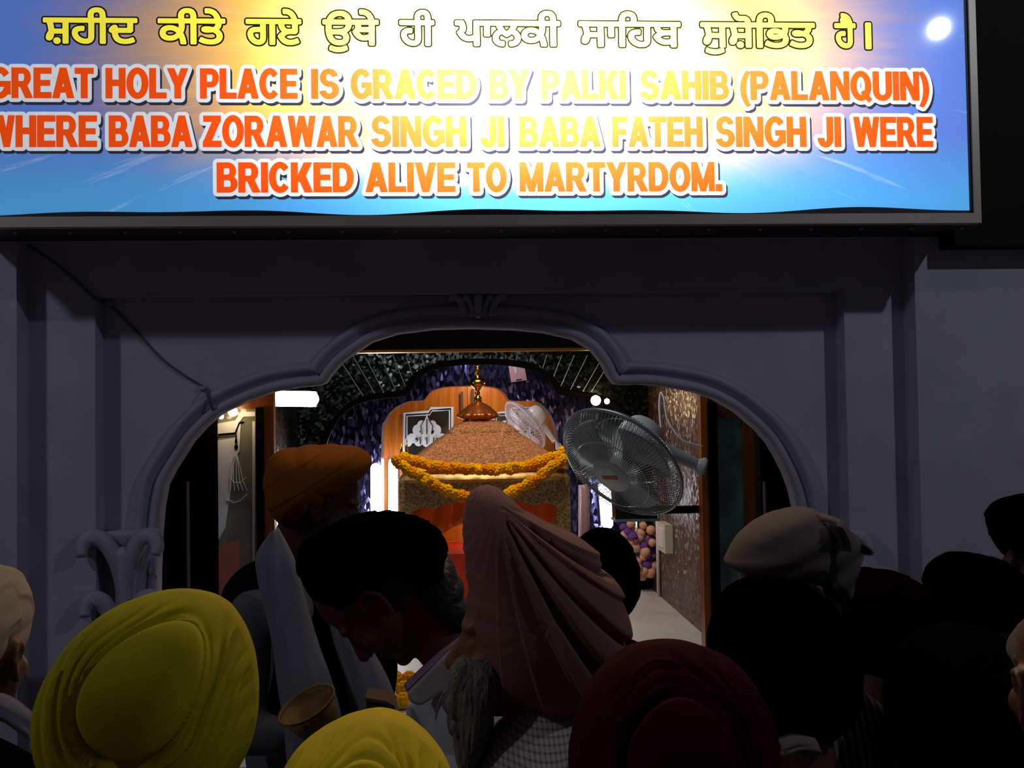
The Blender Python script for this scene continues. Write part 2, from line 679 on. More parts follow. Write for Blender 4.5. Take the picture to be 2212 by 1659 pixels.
# ---- the shrine room
XL, XR = -1.06, 1.38
YA, YBK, YD = 7.1, 8.0, 8.9
tag(MB().box((-2.6, YB, FLOOR_IN - 0.1), (2.6, 9.3, FLOOR_IN)).build('floor_shrine', M_white_marble), kind='structure')
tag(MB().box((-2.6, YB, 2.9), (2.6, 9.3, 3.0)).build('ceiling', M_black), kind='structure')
tag(MB().box((XL - 0.1, 4.55, FLOOR_IN), (XL, YA, 2.9)).build('wall_left', M_mos_green), kind='structure')
tag(MB().box((XR, 4.55, FLOOR_IN), (XR + 0.1, YA, 2.9)).build('wall_right', M_mos_gold), kind='structure')
tag(MB().box((-2.6, 9.2, FLOOR_IN), (2.6, 9.3, 2.9)).build('wall_back', M_wood_dark), kind='structure')
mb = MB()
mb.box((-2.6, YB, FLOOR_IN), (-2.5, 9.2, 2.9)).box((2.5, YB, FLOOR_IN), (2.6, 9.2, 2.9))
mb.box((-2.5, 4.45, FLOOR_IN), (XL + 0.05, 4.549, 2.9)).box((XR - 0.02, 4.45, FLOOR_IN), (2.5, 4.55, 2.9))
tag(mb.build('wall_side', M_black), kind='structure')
# lintel with its thin gold lower edge
zb = P(1030, 762, 4.5).z
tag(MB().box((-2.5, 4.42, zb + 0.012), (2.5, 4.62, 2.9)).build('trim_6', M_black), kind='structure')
tag(MB().box((-2.5, 4.40, zb), (2.5, 4.46, zb + 0.011)).build('trim_7', M_goldtrim), kind='structure')


def lobed_wall(name, px, Yf, thick, xl, xr, zt, m):
    w = [P(x, y, Yf) for x, y in px]
    w = spline(w, 4)
    p = [(v.x, v.z) for v in w]
    p = [(p[0][0], FLOOR_IN)] + p + [(p[-1][0], FLOOR_IN)]
    poly = [(xl, FLOOR_IN), (xl, zt), (xr, zt), (xr, FLOOR_IN)] + p[::-1]
    o = MB().prism([(x, Yf, z) for x, z in poly], (0, thick, 0)).build(name, m)
    return tag(o, kind='structure'), p


OUT = [(694, 1100), (694, 990), (706, 940), (730, 900), (762, 872), (805, 858), (868, 850), (884, 838), (896, 815), (930, 795), (980, 784), (1040, 781), (1100, 784), (1150, 794),
       (1188, 815), (1202, 838), (1218, 848), (1280, 856), (1322, 872), (1352, 900), (1372, 940), (1382, 990), (1382, 1100)]
INN = [(824, 1120), (824, 940), (832, 908), (850, 884), (880, 868), (912, 865), (922, 856), (932, 845), (960, 836), (1020, 833), (1070, 837), (1090, 850), (1098, 862), (1112, 866),
       (1160, 868), (1186, 890), (1200, 920), (1206, 960), (1210, 1120)]
_, pA = lobed_wall('wall_mosaic', OUT, YA, 0.22, XL, XR, 2.9, M_mos_green)
_, pB = lobed_wall('wall_inner', INN, YBK, 0.3, -2.5, 2.5, 2.9, M_mos_blue)
# black lining along the edge of the outer arch
mb = MB()
mb.tube([(x, YA - 0.012, z) for x, z in pA], 0.022, 8)
tag(mb.build('trim_8', M_black, smooth=True), kind='structure')
# mirror strips fanning over the head of the outer arch
mb = MB()
for k in range(22):
    xa = 700 + k * 30 + random.uniform(-4, 4)
    c = (1035, 1240)
    y_top = 767
    f = (y_top - c[1]) / (-500)
    top = (xa, y_top)
    # run down towards the fan centre until the arch edge
    ex = xa + (c[0] - xa) * 0.5
    ey = y_top + (c[1] - y_top) * 0.5
    best = None
    for s in range(1, 60):
        t = s / 60 * 0.5
        qx, qy = xa + (c[0] - xa) * t, y_top + (c[1] - y_top) * t
        # edge height at qx
        hh = None
        for (x0, y0), (x1, y1) in zip(OUT[2:-2], OUT[3:-1]):
            if min(x0, x1) <= qx <= max(x0, x1) and x0 != x1:
                hh = y0 + (y1 - y0) * (qx - x0) / (x1 - x0)
        if hh is None or qy > hh - 6:
            break
        best = (qx, qy)
    if best and best[1] - y_top > 6:
        mb.tube([P(top[0], top[1], YA - 0.006), P(best[0], best[1], YA - 0.006)], 0.003, 5)
tag(mb.build('trim_9', M_mirrorstrip), kind='structure')


# ---- glazed doors left and right of the shrine room
def etched_polyline(mb, pts, Y, w):
    mb.tube([P(x, y, Y) for x, y in pts], w, 6)


def side_door(name, Y, x0, g0, g1, x1, ytop, yglass, m_glass, m_out, dark=False):
    root = empty(name, P((x0 + x1) / 2, 1500, Y), kind='structure')
    root.location.z = FLOOR_IN
    zt, zg = P(x0, ytop, Y).z, P(x0, yglass, Y).z
    X = lambda px: P(px, 1000, Y).x
    f = MB()
    MB().box((X(x0), Y, FLOOR_IN), (X(g0), Y + 0.05, zt)).build('outer_stile', M_black if dark else m_out, root)
    f.box((X(g1), Y, FLOOR_IN), (X(x1), Y + 0.05, zt))
    f.box((X(g0), Y, zg), (X(g1), Y + 0.05, zt))
    f.box((X(g0), Y, FLOOR_IN), (X(g1), Y + 0.05, FLOOR_IN + 0.15))
    f.build('door_frame', m_out, root)
    g = MB().box((X(g0), Y + 0.02, FLOOR_IN + 0.15), (X(g1), Y + 0.03, zg))
    g.build('glass_pane', m_glass, root)
    return root


d1 = side_door('door_1', 4.30, 446, 469, 553, 592, 815, 885, mat('etched_grey_glass', srgb(128, 132, 120), 0.15, noise=0.3, nscale=9), M_wood_mid, True)
MB().box((P(553, 900, 4.29).x, 4.285, FLOOR_IN), (P(569, 900, 4.29).x, 4.299, P(560, 880, 4.29).z)).build('door_edge', M_black, d1)
Yd = 4.315
mb = MB()
for pl in ([(470, 915), (508, 908), (521, 890), (551, 889), (551, 899), (526, 900), (517, 912), (510, 940), (470, 943)],
           [(470, 951), (512, 945), (514, 915), (520, 915), (517, 975), (508, 985), (505, 1010), (498, 1060), (492, 1100), (486, 1140), (470, 1170)]):
    mb.prism([P(x, y, Yd) for x, y in pl], (0, 0.004, 0))
mb.prism([P(x, y, Yd) for x, y in ((545, 910), (551, 910), (551, 1250), (545, 1250))], (0, 0.004, 0))
mb.build('frosted_pattern', M_frost, d1)
mb = MB()
for k in range(5):
    etched_polyline(mb, [(510, 975), (500 + k * 5, 1000 + 4 * k), (497 + k * 7, 1040), (498 + k * 9, 1060)], Yd - 0.003, 0.0016)
etched_polyline(mb, [(496, 1030), (505, 1042), (520, 1043), (532, 1030)], Yd - 0.003, 0.0018)
etched_polyline(mb, [(490, 1078), (505, 1086), (518, 1082), (535, 1066)], Yd - 0.003, 0.0018)
mb.build('etched_tassel', M_frost, d1)
mb = MB()
mb.ball(P(510, 966, Yd - 0.004), (0.008, 0.003, 0.011))
mb.lathe([(0.006, 0), (0.002, 0.03), (0.0005, 0.04)], P(510, 957, Yd - 0.004), 8)
mb.prism([P(x, y, Yd - 0.001) for x, y in ((471, 937), (507, 934), (516, 912), (526, 910), (526, 913), (518, 916), (509, 939), (471, 942))], (0, 0.004, 0))
mb.build('etched_finial', M_black, d1)
mb = MB()
mb.prism([P(x, y, Yd) for x, y in ((472, 1180), (518, 1165), (518, 1290), (472, 1290))], (0, 0.004, 0))
mb.build('etched_lower_field', mat('pink_frost', srgb(190, 110, 105), 0.5), d1)

d2 = side_door('door_2', 4.30, 1514, 1548, 1607, 1630, 815, 905, M_glassteal, M_wood_mid)
mb = MB()
mb.box((P(1530, 900, 4.27).x, 4.27, FLOOR_IN), (P(1549, 900, 4.27).x, 4.30, P(1540, 870, 4.27).z))
mb.build('door_edge', M_black, d2)
mb = MB()
mb.box((P(1514, 900, 4.28).x, 4.285, FLOOR_IN), (P(1530, 900, 4.28).x, 4.30, P(1540, 850, 4.28).z))
mb.build('gilded_stile', mat('gilded_wood', srgb(190, 112, 22), 0.3, 0.5), d2)

# thin posts added as door-edge glints in the dark outside the doors
tag(MB().tube([P(405, 1040, 4.1), Vector((P(405, 1040, 4.1).x, 4.1, FLOOR_IN))], 0.007, 8).build('glint_post', M_rod), 'slim metal post added as a door-edge glint in the dark gap left of the etched glass door', 'post')
tag(MB().tube([P(1651, 1040, 4.1), Vector((P(1651, 1040, 4.1).x, 4.1, FLOOR_IN))], 0.007, 8).build('glint_post', M_rod), 'slim metal post added as a door-edge glint in the dark gap right of the teal glass door', 'post')


# ---- wooden double door at the back
def back_door(name, x0, x1, g0, g1):
    root = empty(name, (P((x0 + x1) / 2, 900, YD).x, YD, FLOOR_IN), kind='structure')
    X = lambda px: P(px, 900, YD).x
    Z = lambda py: P(1035, py, YD).z
    MB().box((X(x0), YD, FLOOR_IN), (X(x1), YD + 0.06, 2.7)).build('door_leaf', M_wood, root)
    st = (g0 + g1) / 2
    gl = [(g0, 985), (g0, 893), (st, 889), (st + 5, 882), (g1, 880), (g1, 985)]
    MB().prism([P(x, y, YD - 0.012) for x, y in gl], (0, 0.01, 0)).build('glass_pane', M_glassdark, root)
    mb = MB()
    mb.tube([P(x, y, YD - 0.016) for x, y in gl], 0.014, 6, closed=True)
    mb.tube([P(x, y, YD - 0.014) for x, y in [(g0 + 6, 985), (g0 + 6, 899), (st + 3, 896), (st + 8, 888), (g1 - 6, 886), (g1 - 6, 985)]], 0.006, 6)
    mb.build('etched_border', M_frost, root)
    # etched onion dome with side kiosks
    c = st - 3
    mb = MB()
    for (dx, dy, rx, ry) in ((0, 22, 9, 12), (-12, 26, 9, 11), (12, 26, 9, 11), (-20, 36, 11, 12), (20, 36, 11, 12), (0, 36, 16, 16), (-8, 50, 14, 12), (8, 50, 14, 12), (-32, 54, 11, 11), (32, 54, 11, 11), (-18, 62, 9, 9), (18, 62, 9, 9), (0, 58, 12, 15), (-40, 62, 8, 10), (40, 62, 8, 10)):
        q = [(c + dx + rx * math.cos(a), 893 + dy + ry * math.sin(a)) for a in [2 * PI * k / 18 for k in range(18)]]
        mb.prism([P(x, y, YD - 0.020 + 0.0002 * dy / 10) for x, y in q], (0, 0.006, 0))
    mb.prism([P(x, y, YD - 0.02) for x, y in ((c - 5, 912), (c, 893), (c + 5, 912))], (0, 0.006, 0))
    mb.build('etched_dome', M_frost, root)
    mb = MB()
    for s in (-1, 0, 1):
        mb.tube([P(c + s * 4, 905, YD - 0.024), P(c + s * 13, 920, YD - 0.024), P(c + s * 10, 938, YD - 0.024)], 0.004, 5)
        mb.tube([P(c + s * 15, 944, YD - 0.024), P(c + s * 14, 960, YD - 0.024)], 0.004, 5)
    for s in (-1, 1):
        mb.ball(P(c + s * 22, 950, YD - 0.024), (0.014, 0.004, 0.018), 8, 6)
    mb.build('etched_veins', M_glassdark, root)
    return root


dl = back_door('door_3', 760, 1010, 873, 977)
dr = back_door('door_4', 1011, 1330, 1066, 1145)
MB().tube([P(998, 846, YD - 0.05), P(998, 892, YD - 0.05)], 0.012, 8).build('door_handle', M_rod, dl)
MB().tube([P(1021, 840, YD - 0.05), P(1021, 892, YD - 0.05)], 0.012, 8).build('door_handle', M_rod, dr)

# ================================================================== THE SIGN
sx0, sx1 = P(-92, 300, YS).x, P(2096, 300, YS).x
sz0, sz1 = P(1030, 466, YS).z, P(1030, 466, YS).z + 0.95
SIGN = empty('backlit_sign', ((sx0 + sx1) / 2, YS, sz0), 'long backlit signboard with yellow and orange lettering above the scalloped arch', 'sign')


def zline(y):
    return P(1015, y, YS).z


GX, GZ = P(1095, 120, YS).x, zline(140)
PXM = YS / F  # metres per pixel on the sign


def gain_nodes(N, L):
    """how strongly the tubes behind the film shine through, by place on the film"""
    g = N.new('ShaderNodeNewGeometry')
    s = N.new('ShaderNodeSeparateXYZ')
    L.new(g.outputs['Position'], s.inputs[0])

    def mth(op, a, b=None):
        n = N.new('ShaderNodeMath')
        n.operation = op
        for i, v in enumerate((a, b)):
            if v is None:
                continue
            if isinstance(v, (int, float)):
                n.inputs[i].default_value = v
            else:
                L.new(v, n.inputs[i])
        return n.outputs[0]
    dx = mth('SUBTRACT', s.outputs[0], GX)
    u = mth('ADD', mth('DIVIDE', mth('MAXIMUM', dx, 0.0), 520 * PXM), mth('DIVIDE', mth('MINIMUM', dx, 0.0), 340 * PXM))
    v = mth('DIVIDE', mth('SUBTRACT', s.outputs[2], GZ), 235 * PXM)
    u2, v2 = mth('MULTIPLY', u, u), mth('MULTIPLY', v, v)
    e = mth('EXPONENT', mth('MULTIPLY', mth('ADD', u2, v2), -1.0))
    u4 = mth('DIVIDE', mth('SUBTRACT', s.outputs[0], P(1500, 300, YS).x), 900 * PXM)
    lob = mth('EXPONENT', mth('MULTIPLY', mth('MULTIPLY', u4, u4), -1.0))
    gn = mth('ADD', mth('ADD', mth('MULTIPLY', e, 13.0), mth('MULTIPLY', lob, 0.6)), 0.76)
    return gn, s, mth, e


def print_mat(name, col, thin=(0.9, 0.75, 0.3, 1)):
    m = bpy.data.materials.new(name)
    m.use_nodes = True
    N, L = nt(m)
    b = N['Principled BSDF']
    b.inputs['Base Color'].default_value = (0.01, 0.01, 0.01, 1)
    b.inputs['Roughness'].default_value = 0.05
    gn, s, mth, e = gain_nodes(N, L)
    mx = N.new('ShaderNodeMix')
    mx.data_type = 'RGBA'
    mx.inputs[6].default_value = col
    mx.inputs[7].default_value = thin  # overexposure by the backlight, painted into the ink colour near the centre
    L.new(mth('MULTIPLY', e, 0.10), mx.inputs[0])
    L.new(mx.outputs[2], b.inputs['Emission Color'])
    L.new(gn, b.inputs['Emission Strength'])
    return m


def film_mat():
    m = bpy.data.materials.new('sunburst_film')
    m.use_nodes = True
    N, L = nt(m)
    b = N['Principled BSDF']
    b.inputs['Base Color'].default_value = (0.01, 0.01, 0.01, 1)
    b.inputs['Roughness'].default_value = 0.05
    gn, s, mth, e_ = gain_nodes(N, L)
    dx = mth('DIVIDE', mth('SUBTRACT', s.outputs[0], P(1070, 100, YS).x), 1000 * PXM)
    dz = mth('DIVIDE', mth('SUBTRACT', s.outputs[2], zline(80)), 520 * PXM)
    r = mth('SQRT', mth('ADD', mth('MULTIPLY', dx, dx), mth('MULTIPLY', dz, dz)))
    ang = mth('ARCTAN2', mth('MULTIPLY', dz, 0.52), dx)
    cmb = N.new('ShaderNodeCombineXYZ')
    L.new(mth('MULTIPLY', ang, 9.0), cmb.inputs[0])
    L.new(mth('MULTIPLY', r, 0.6), cmb.inputs[1])
    nz = N.new('ShaderNodeTexNoise')
    nz.inputs['Scale'].default_value = 2.2
    nz.inputs['Detail'].default_value = 6
    nz.inputs['Roughness'].default_value = 0.7
    L.new(cmb.outputs[0], nz.inputs['Vector'])
    rr = mth('ADD', r, mth('MULTIPLY', mth('SUBTRACT', nz.outputs[0], 0.5), 0.26))
    ramp = N.new('ShaderNodeValToRGB')
    e = ramp.color_ramp.elements
    e[0].position, e[0].color = 0.10, srgb(255, 246, 200)
    e[1].position, e[1].color = 1.0, srgb(84, 116, 196)
    for p, c in ((0.38, srgb(250, 214, 120)), (0.58, srgb(232, 172, 84)), (0.76, srgb(168, 138, 124)), (0.90, srgb(112, 116, 168))):
        q = e.new(p)
        q.color = c
    L.new(rr, ramp.inputs[0])
    # the lower edge of the picture is open blue sky
    low = N.new('ShaderNodeMapRange')
    low.inputs[1].default_value, low.inputs[2].default_value = zline(290), zline(425)
    L.new(s.outputs[2], low.inputs[0])
    mx = N.new('ShaderNodeMix')
    mx.data_type = 'RGBA'
    L.new(low.outputs[0], mx.inputs[0])
    L.new(ramp.outputs[0], mx.inputs[6])
    mx.inputs[7].default_value = srgb(74, 150, 212)
    # pale streaks along the rays
    st = N.new('ShaderNodeMapRange')
    st.inputs[1].default_value, st.inputs[2].default_value = 0.60, 0.74
    st.inputs[4].default_value = 0.35
    L.new(nz.outputs[0], st.inputs[0])
    m2 = N.new('ShaderNodeMix')
    m2.data_type = 'RGBA'
    L.new(st.outputs[0], m2.inputs[0])
    L.new(mx.outputs[2], m2.inputs[6])
    m2.inputs[7].default_value = srgb(240, 235, 225)
    L.new(m2.outputs[2], b.inputs['Emission Color'])
    L.new(gn, b.inputs['Emission Strength'])
    return m


MB().box((sx0, YS, sz0), (sx1, YS + 0.01, sz1)).build('printed_film', film_mat(), SIGN)
fb = MB()
fw = 22 * PXM
fb.box((sx0 - fw, YS - 0.012, sz0 - fw), (sx1 + 16 * PXM, YS + 0.02, sz0))
fb.box((sx1, YS - 0.012, sz0), (sx1 + 16 * PXM, YS + 0.02, sz1))
fb.box((sx0 - fw, YS - 0.012, sz0), (sx0, YS + 0.02, sz1))
fb.box((sx0 - fw, YS - 0.012, sz1), (sx1 + 16 * PXM, YS + 0.02, sz1 + fw))
fb.build('sign_frame', M_alu, SIGN)
MB().box((sx0 - fw + 0.004, YS + 0.02, sz0 - fw + 0.004), (sx1 + 16 * PXM - 0.004, Y0, sz1 + fw - 0.004)).build('sign_housing', M_boxside, SIGN)
# wavy dark strip painted for the shade along the film's lower edge
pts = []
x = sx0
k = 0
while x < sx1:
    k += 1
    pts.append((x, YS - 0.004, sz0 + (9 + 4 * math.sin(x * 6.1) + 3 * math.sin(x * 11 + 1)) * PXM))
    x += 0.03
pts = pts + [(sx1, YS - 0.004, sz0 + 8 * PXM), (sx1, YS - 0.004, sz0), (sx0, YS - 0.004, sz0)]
MB().prism(pts, (0, 0.003, 0)).build('film_edge_shade', mat('painted_edge_shade', srgb(10, 16, 34), 0.5), SIGN)
MB().box((sx1 - 7 * PXM, YS - 0.004, sz0), (sx1, YS - 0.001, sz1)).build('film_edge_shade', mat('painted_side_shade', srgb(12, 18, 44), 0.5), SIGN)  # straight dark strip painting the film's fade at its right side
# screws along the underside
for k in range(19):
    MB().ball((sx0 + 0.12 + k * 0.158, YS + 0.09, sz0 - fw + 0.003), 0.006, 8, 6).build('screw', M_alu, SIGN, True)

# ---- lettering, drawn stroke by stroke
T = 0.21


def R_(x0, y0, x1, y1):
    return [[(x0, y0), (x1, y0), (x1, y1), (x0, y1)]]


def D_(x0, y0, x1, y1, d):
    return [[(x0, y0), (x0 + d, y0), (x1 + d, y1), (x1, y1)]]


def O_(cx, cy, ro, so, ri, si, a0, a1, n=14):
    out = []
    for k in range(n):
        a, b = math.radians(a0 + (a1 - a0) * k / n), math.radians(a0 + (a1 - a0) * (k + 1) / n)
        out.append([(cx + ri * math.cos(a), cy + si * math.sin(a)), (cx + ro * math.cos(a), cy + so * math.sin(a)),
                    (cx + ro * math.cos(b), cy + so * math.sin(b)), (cx + ri * math.cos(b), cy + si * math.sin(b))])
    return out


Pp = R_(0, 0, T, 1) + R_(T, 0.83, .40, 1) + R_(T, .38, .40, .54) + O_(.39, .69, .28, .31, .08, .15, -90, 90)
Oo = O_(.39, .5, .39, .52, .18, .34, 0, 360, 28)
G = {
    'A': (.76, D_(0, 0, .27, 1, .22) + D_(.54, 0, .27, 1, .22) + R_(.15, .19, .61, .36)),
    'B': (.70, R_(0, 0, T, 1) + R_(T, .84, .40, 1) + R_(T, .43, .42, .58) + R_(T, 0, .42, .16) + O_(.39, .72, .26, .28, .07, .13, -90, 90) + O_(.41, .28, .29, .28, .09, .14, -90, 90)),
    'C': (.72, O_(.38, .5, .38, .52, .17, .34, 42, 318, 22)),
    'D': (.73, R_(0, 0, T, 1) + R_(T, .83, .36, 1) + R_(T, 0, .36, .17) + O_(.35, .5, .38, .5, .17, .33, -90, 90)),
    'E': (.62, R_(0, 0, T, 1) + R_(T, .83, .62, 1) + R_(T, .42, .57, .58) + R_(T, 0, .62, .17)),
    'F': (.58, R_(0, 0, T, 1) + R_(T, .83, .58, 1) + R_(T, .40, .52, .57)),
    'G': (.76, O_(.39, .5, .39, .52, .18, .34, 40, 330, 22) + R_(.40, .38, .76, .54) + R_(.57, .12, .76, .40)),
    'H': (.70, R_(0, 0, T, 1) + R_(.49, 0, .70, 1) + R_(T, .42, .49, .60)),
    'I': (T, R_(0, 0, T, 1)),
    'J': (.54, R_(.33, .28, .54, 1) + O_(.27, .28, .27, .30, .06, .13, 180, 360)),
    'K': (.74, R_(0, 0, T, 1) + D_(.14, .36, .46, 1, .26) + D_(.48, 0, .22, .58, .26)),
    'L': (.60, R_(0, 0, T, 1) + R_(T, 0, .60, .17)),
    'M': (.86, R_(0, 0, .19, 1) + R_(.67, 0, .86, 1) + D_(.34, 0, .0, 1, .2) + D_(.32, 0, .66, 1, .2)),
    'N': (.71, R_(0, 0, .19, 1) + R_(.52, 0, .71, 1) + D_(.49, 0, 0, 1, .22)),
    'O': (.78, Oo),
    'P': (.67, Pp),
    'Q': (.80, Oo + [[(.40, .26), (.50, .32), (.80, .02), (.68, -.08)]]),
    'R': (.74, Pp + D_(.50, 0, .28, .44, .24)),
    'S': (.68, O_(.34, .715, .31, .30, .12, .14, 15, 265, 16) + O_(.34, .285, .34, .30, .13, .14, -170, 85, 16)),
    'T': (.66, R_(0, .83, .66, 1) + R_(.225, 0, .435, .83)),
    'U': (.71, R_(0, .32, T, 1) + R_(.50, .32, .71, 1) + O_(.355, .33, .355, .35, .145, .18, 180, 360)),
    'V': (.74, D_(.26, 0, 0, 1, .22) + D_(.26, 0, .52, 1, .22)),
    'W': (1.02, D_(.17, 0, 0, 1, .2) + D_(.17, 0, .41, 1, .2) + D_(.65, 0, .41, 1, .2) + D_(.65, 0, .82, 1, .2)),
    'Y': (.74, D_(.265, .42, 0, 1, .23) + D_(.265, .42, .51, 1, .23) + R_(.265, 0, .475, .45)),
    'Z': (.66, R_(0, 0, .66, .17) + R_(.02, .83, .64, 1) + D_(0, .12, .38, .88, .26)),
    '(': (.32, O_(.62, .38, .62, .80, .42, .74, 128, 232, 12)),
    ')': (.32, O_(-.30, .38, .62, .80, .42, .74, -52, 52, 12)),
    '.': (.22, R_(0, 0, .22, .22)),
}


def hull(pts):
    pts = sorted(set((round(a, 6), round(b, 6)) for a, b in pts))
    if len(pts) < 3:
        return pts

    def half(ps):
        h = []
        for p in ps:
            while len(h) > 1 and (h[-1][0] - h[-2][0]) * (p[1] - h[-2][1]) - (h[-1][1] - h[-2][1]) * (p[0] - h[-2][0]) <= 1e-12:
                h.pop()
            h.append(p)
        return h
    a, b = half(pts), half(pts[::-1])
    return a[:-1] + b[:-1]


CIRC = [(math.cos(2 * PI * k / 14), math.sin(2 * PI * k / 14)) for k in range(14)]


def fatten(polys, r):
    return [hull([(x + r * cx, z + r * cz) for x, z in p for cx, cz in CIRC]) for p in polys]


def flat(name, polys, y, m, parent):
    v, f = [], []
    for p in polys:
        if len(p) < 3:
            continue
        n = len(v)
        v += [(x, y, z) for x, z in p]
        f.append(tuple(range(n, n + len(p))))
    me = bpy.data.meshes.new(name)
    me.from_pydata(v, [], f)
    # all polygons face the street
    o = bpy.data.objects.new(name, me)
    COL.objects.link(o)
    me.materials.append(m)
    attach(o, parent)
    return o


def layout(word, px0, px1, ytop, ybase):
    """polygons of a word in world X, Z on the sign, filling pixel span px0..px1"""
    z0, z1 = zline(ybase), zline(ytop)
    cap = z1 - z0
    x0, x1 = P(px0, ybase, YS).x, P(px1, ybase, YS).x
    sp = 0.07
    tot = sum(G[c][0] for c in word) + sp * (len(word) - 1)
    k = (x1 - x0) / tot
    out, x = [], x0
    for c in word:
        w, polys = G[c]
        out += [[(x + a * k, z0 + b * cap) for a, b in p] for p in polys]
        x += (w + sp) * k
    return out


M_fill = print_mat('sign_orange', srgb(232, 74, 12))
M_out = print_mat('sign_white', (0.62, 0.66, 0.72, 1))
M_shd = print_mat('sign_shadow', srgb(40, 40, 56), srgb(90, 70, 40))
M_yel = print_mat('sign_yellow', srgb(246, 232, 70), (1, 1, 0.9, 1))
M_olive = print_mat('sign_olive', srgb(20, 22, 6), srgb(20, 22, 6))

LINES = [
    (152, 214, [('GREAT', -22, 202), ('HOLY', 230, 406), ('PLACE', 434, 642), ('IS', 674, 732), ('GRACED', 759, 1028), ('BY', 1059, 1141), ('PALKI', 1171, 1351), ('SAHIB', 1384, 1574), ('(PALANQUIN)', 1600, 2006)]),
    (252.5, 317, [('WHERE', -30, 209), ('BABA', 237, 415), ('ZORAWAR', 440, 774), ('SINGH', 803, 1007), ('JI', 1039, 1089), ('BABA', 1123, 1296), ('FATEH', 1324, 1517), ('SINGH', 1547, 1741), ('JI', 1767, 1816), ('WERE', 1845, 2014)]),
    (352, 414, [('BRICKED', 470, 764), ('ALIVE', 791, 983), ('TO', 1011, 1094), ('MARTYRDOM.', 1124, 1559)]),
]
for ytop, ybase, words in LINES:
    for w, a, b in words:
        polys = layout(w, a, b, ytop, ybase)
        lt = flat('lettering', fatten(polys, 1.5 * PXM), YS - 0.0024, M_fill, SIGN)
        fat = fatten(polys, 9.5 * PXM)
        flat('letter_outline', fat, YS - 0.0016, M_out, lt)
        flat('letter_shadow', [[(x + 4 * PXM, z - 6 * PXM) for x, z in p] for p in fat], YS - 0.0008, M_shd, lt)


def gurmukhi(body):
    """closed outlines of a word, from Blender's built-in font stack"""
    c = bpy.data.curves.new('g', 'FONT')
    c.body = body
    c.size = 1
    c.resolution_u = 4
    c.fill_mode = 'NONE'
    o = bpy.data.objects.new('g', c)
    COL.objects.link(o)
    dg = bpy.context.evaluated_depsgraph_get()
    dg.update()
    me = bpy.data.meshes.new_from_object(o.evaluated_get(dg))
    n = len(me.vertices)
    par = list(range(n))

    def find(i):
        while par[i] != i:
            par[i] = par[par[i]]
            i = par[i]
        return i
    for e in me.edges:
        par[find(e.vertices[0])] = find(e.vertices[1])
    loops = {}
    for i in range(n):
        loops.setdefault(find(i), []).append((me.vertices[i].co.x, me.vertices[i].co.y))
    bpy.data.objects.remove(o)
    bpy.data.meshes.remove(me)
    bpy.data.curves.remove(c)
    return [l for l in loops.values() if len(l) > 2]


def spans(loops, z0, z1, rows):
    """the inside of the outlines (non-zero winding) as thin horizontal slabs"""
    out = []
    dz = (z1 - z0) / rows
    for k in range(rows):
        zc = z0 + (k + 0.5) * dz
        xs = []
        for l in loops:
            for (xa, za), (xb, zb) in zip(l, l[1:] + l[:1]):
                if (za <= zc) != (zb <= zc):
                    xs.append((xa + (xb - xa) * (zc - za) / (zb - za), 1 if zb > za else -1))
        xs.sort()
        w, st = 0, None
        for x, d in xs:
            if w == 0:
                st = x
            w += d
            if w == 0 and x - st > 1e-5:
                out.append([(st, zc - dz * .5), (x, zc - dz * .5), (x, zc + dz * .5), (st, zc + dz * .5)])
    return out


GW = [('\u0a36\u0a39\u0a40\u0a26', 92, 299), ('\u0a15\u0a40\u0a24\u0a47', 340, 489), ('\u0a17\u0a0f', 530, 653), ('\u0a09\u0a25\u0a47', 696, 820), ('\u0a39\u0a40', 862, 940), ('\u0a2a\u0a3e\u0a32\u0a15\u0a40', 982, 1212),
      ('\u0a38\u0a3e\u0a3f\u0a39\u0a2c', 1249, 1472), ('\u0a38\u0a41\u0a36\u0a4b\u0a3f\u0a2d\u0a24', 1512, 1762), ('\u0a39\u0a48', 1801, 1850), ('\u0964', 1869, 1882)]
gz0, gz1 = zline(102), zline(43)
ref = gurmukhi('\u0a38')
rz0, rz1 = min(z for t in ref for x, z in t), max(z for t in ref for x, z in t)
kz = (gz1 - gz0 - 9 * PXM) / (rz1 - rz0)
for body, a, b in GW:
    if body == '\u0964':
        x0, x1 = P(a, 100, YS).x, P(b, 100, YS).x
        fill = []
        edges = [[(x0 + 2.6 * PXM, gz0 + 2.6 * PXM), (x1 - 2.6 * PXM, gz0 + 2.6 * PXM), (x1 - 2.6 * PXM, gz1 - 2.6 * PXM), (x0 + 2.6 * PXM, gz1 - 2.6 * PXM)]]
    else:
        lp = gurmukhi(body)
        gx0, gx1 = min(x for t in lp for x, z in t), max(x for t in lp for x, z in t)
        x0, x1 = P(a + 4, 100, YS).x, P(b - 4, 100, YS).x
        k = (x1 - x0) / (gx1 - gx0)
        lp = [[(x0 + (x - gx0) * k, gz0 + 4.5 * PXM + (z - rz0) * kz) for x, z in t] for t in lp]
        zs = [z for t in lp for x, z in t]
        fill = spans(lp, min(zs), max(zs), 60)
        edges = [[p, q] for t in lp for p, q in zip(t, t[1:] + t[:1])]
    lt = flat('gurmukhi_lettering', fatten(edges, 2.6 * PXM) + fill, YS - 0.0024, M_yel, SIGN)
    flat('letter_outline', fatten(edges, 6.2 * PXM), YS - 0.0016, M_olive, lt)
# ------------------------------------------------------------------ END PART 1

# ================================================================== THE SHRINE FURNITURE
# ---- palanquin
YP = 6.05
PCX = P(1047, 1000, YP).x
pz = lambda y: P(1047, y, YP).z
ppm = YP / F
PAL = empty('palanquin', (PCX, YP + 0.42, FLOOR_IN), 'gold brocade palanquin with a domed roof and finial in the middle of the shrine', 'palanquin')
PYC = YP + 0.42


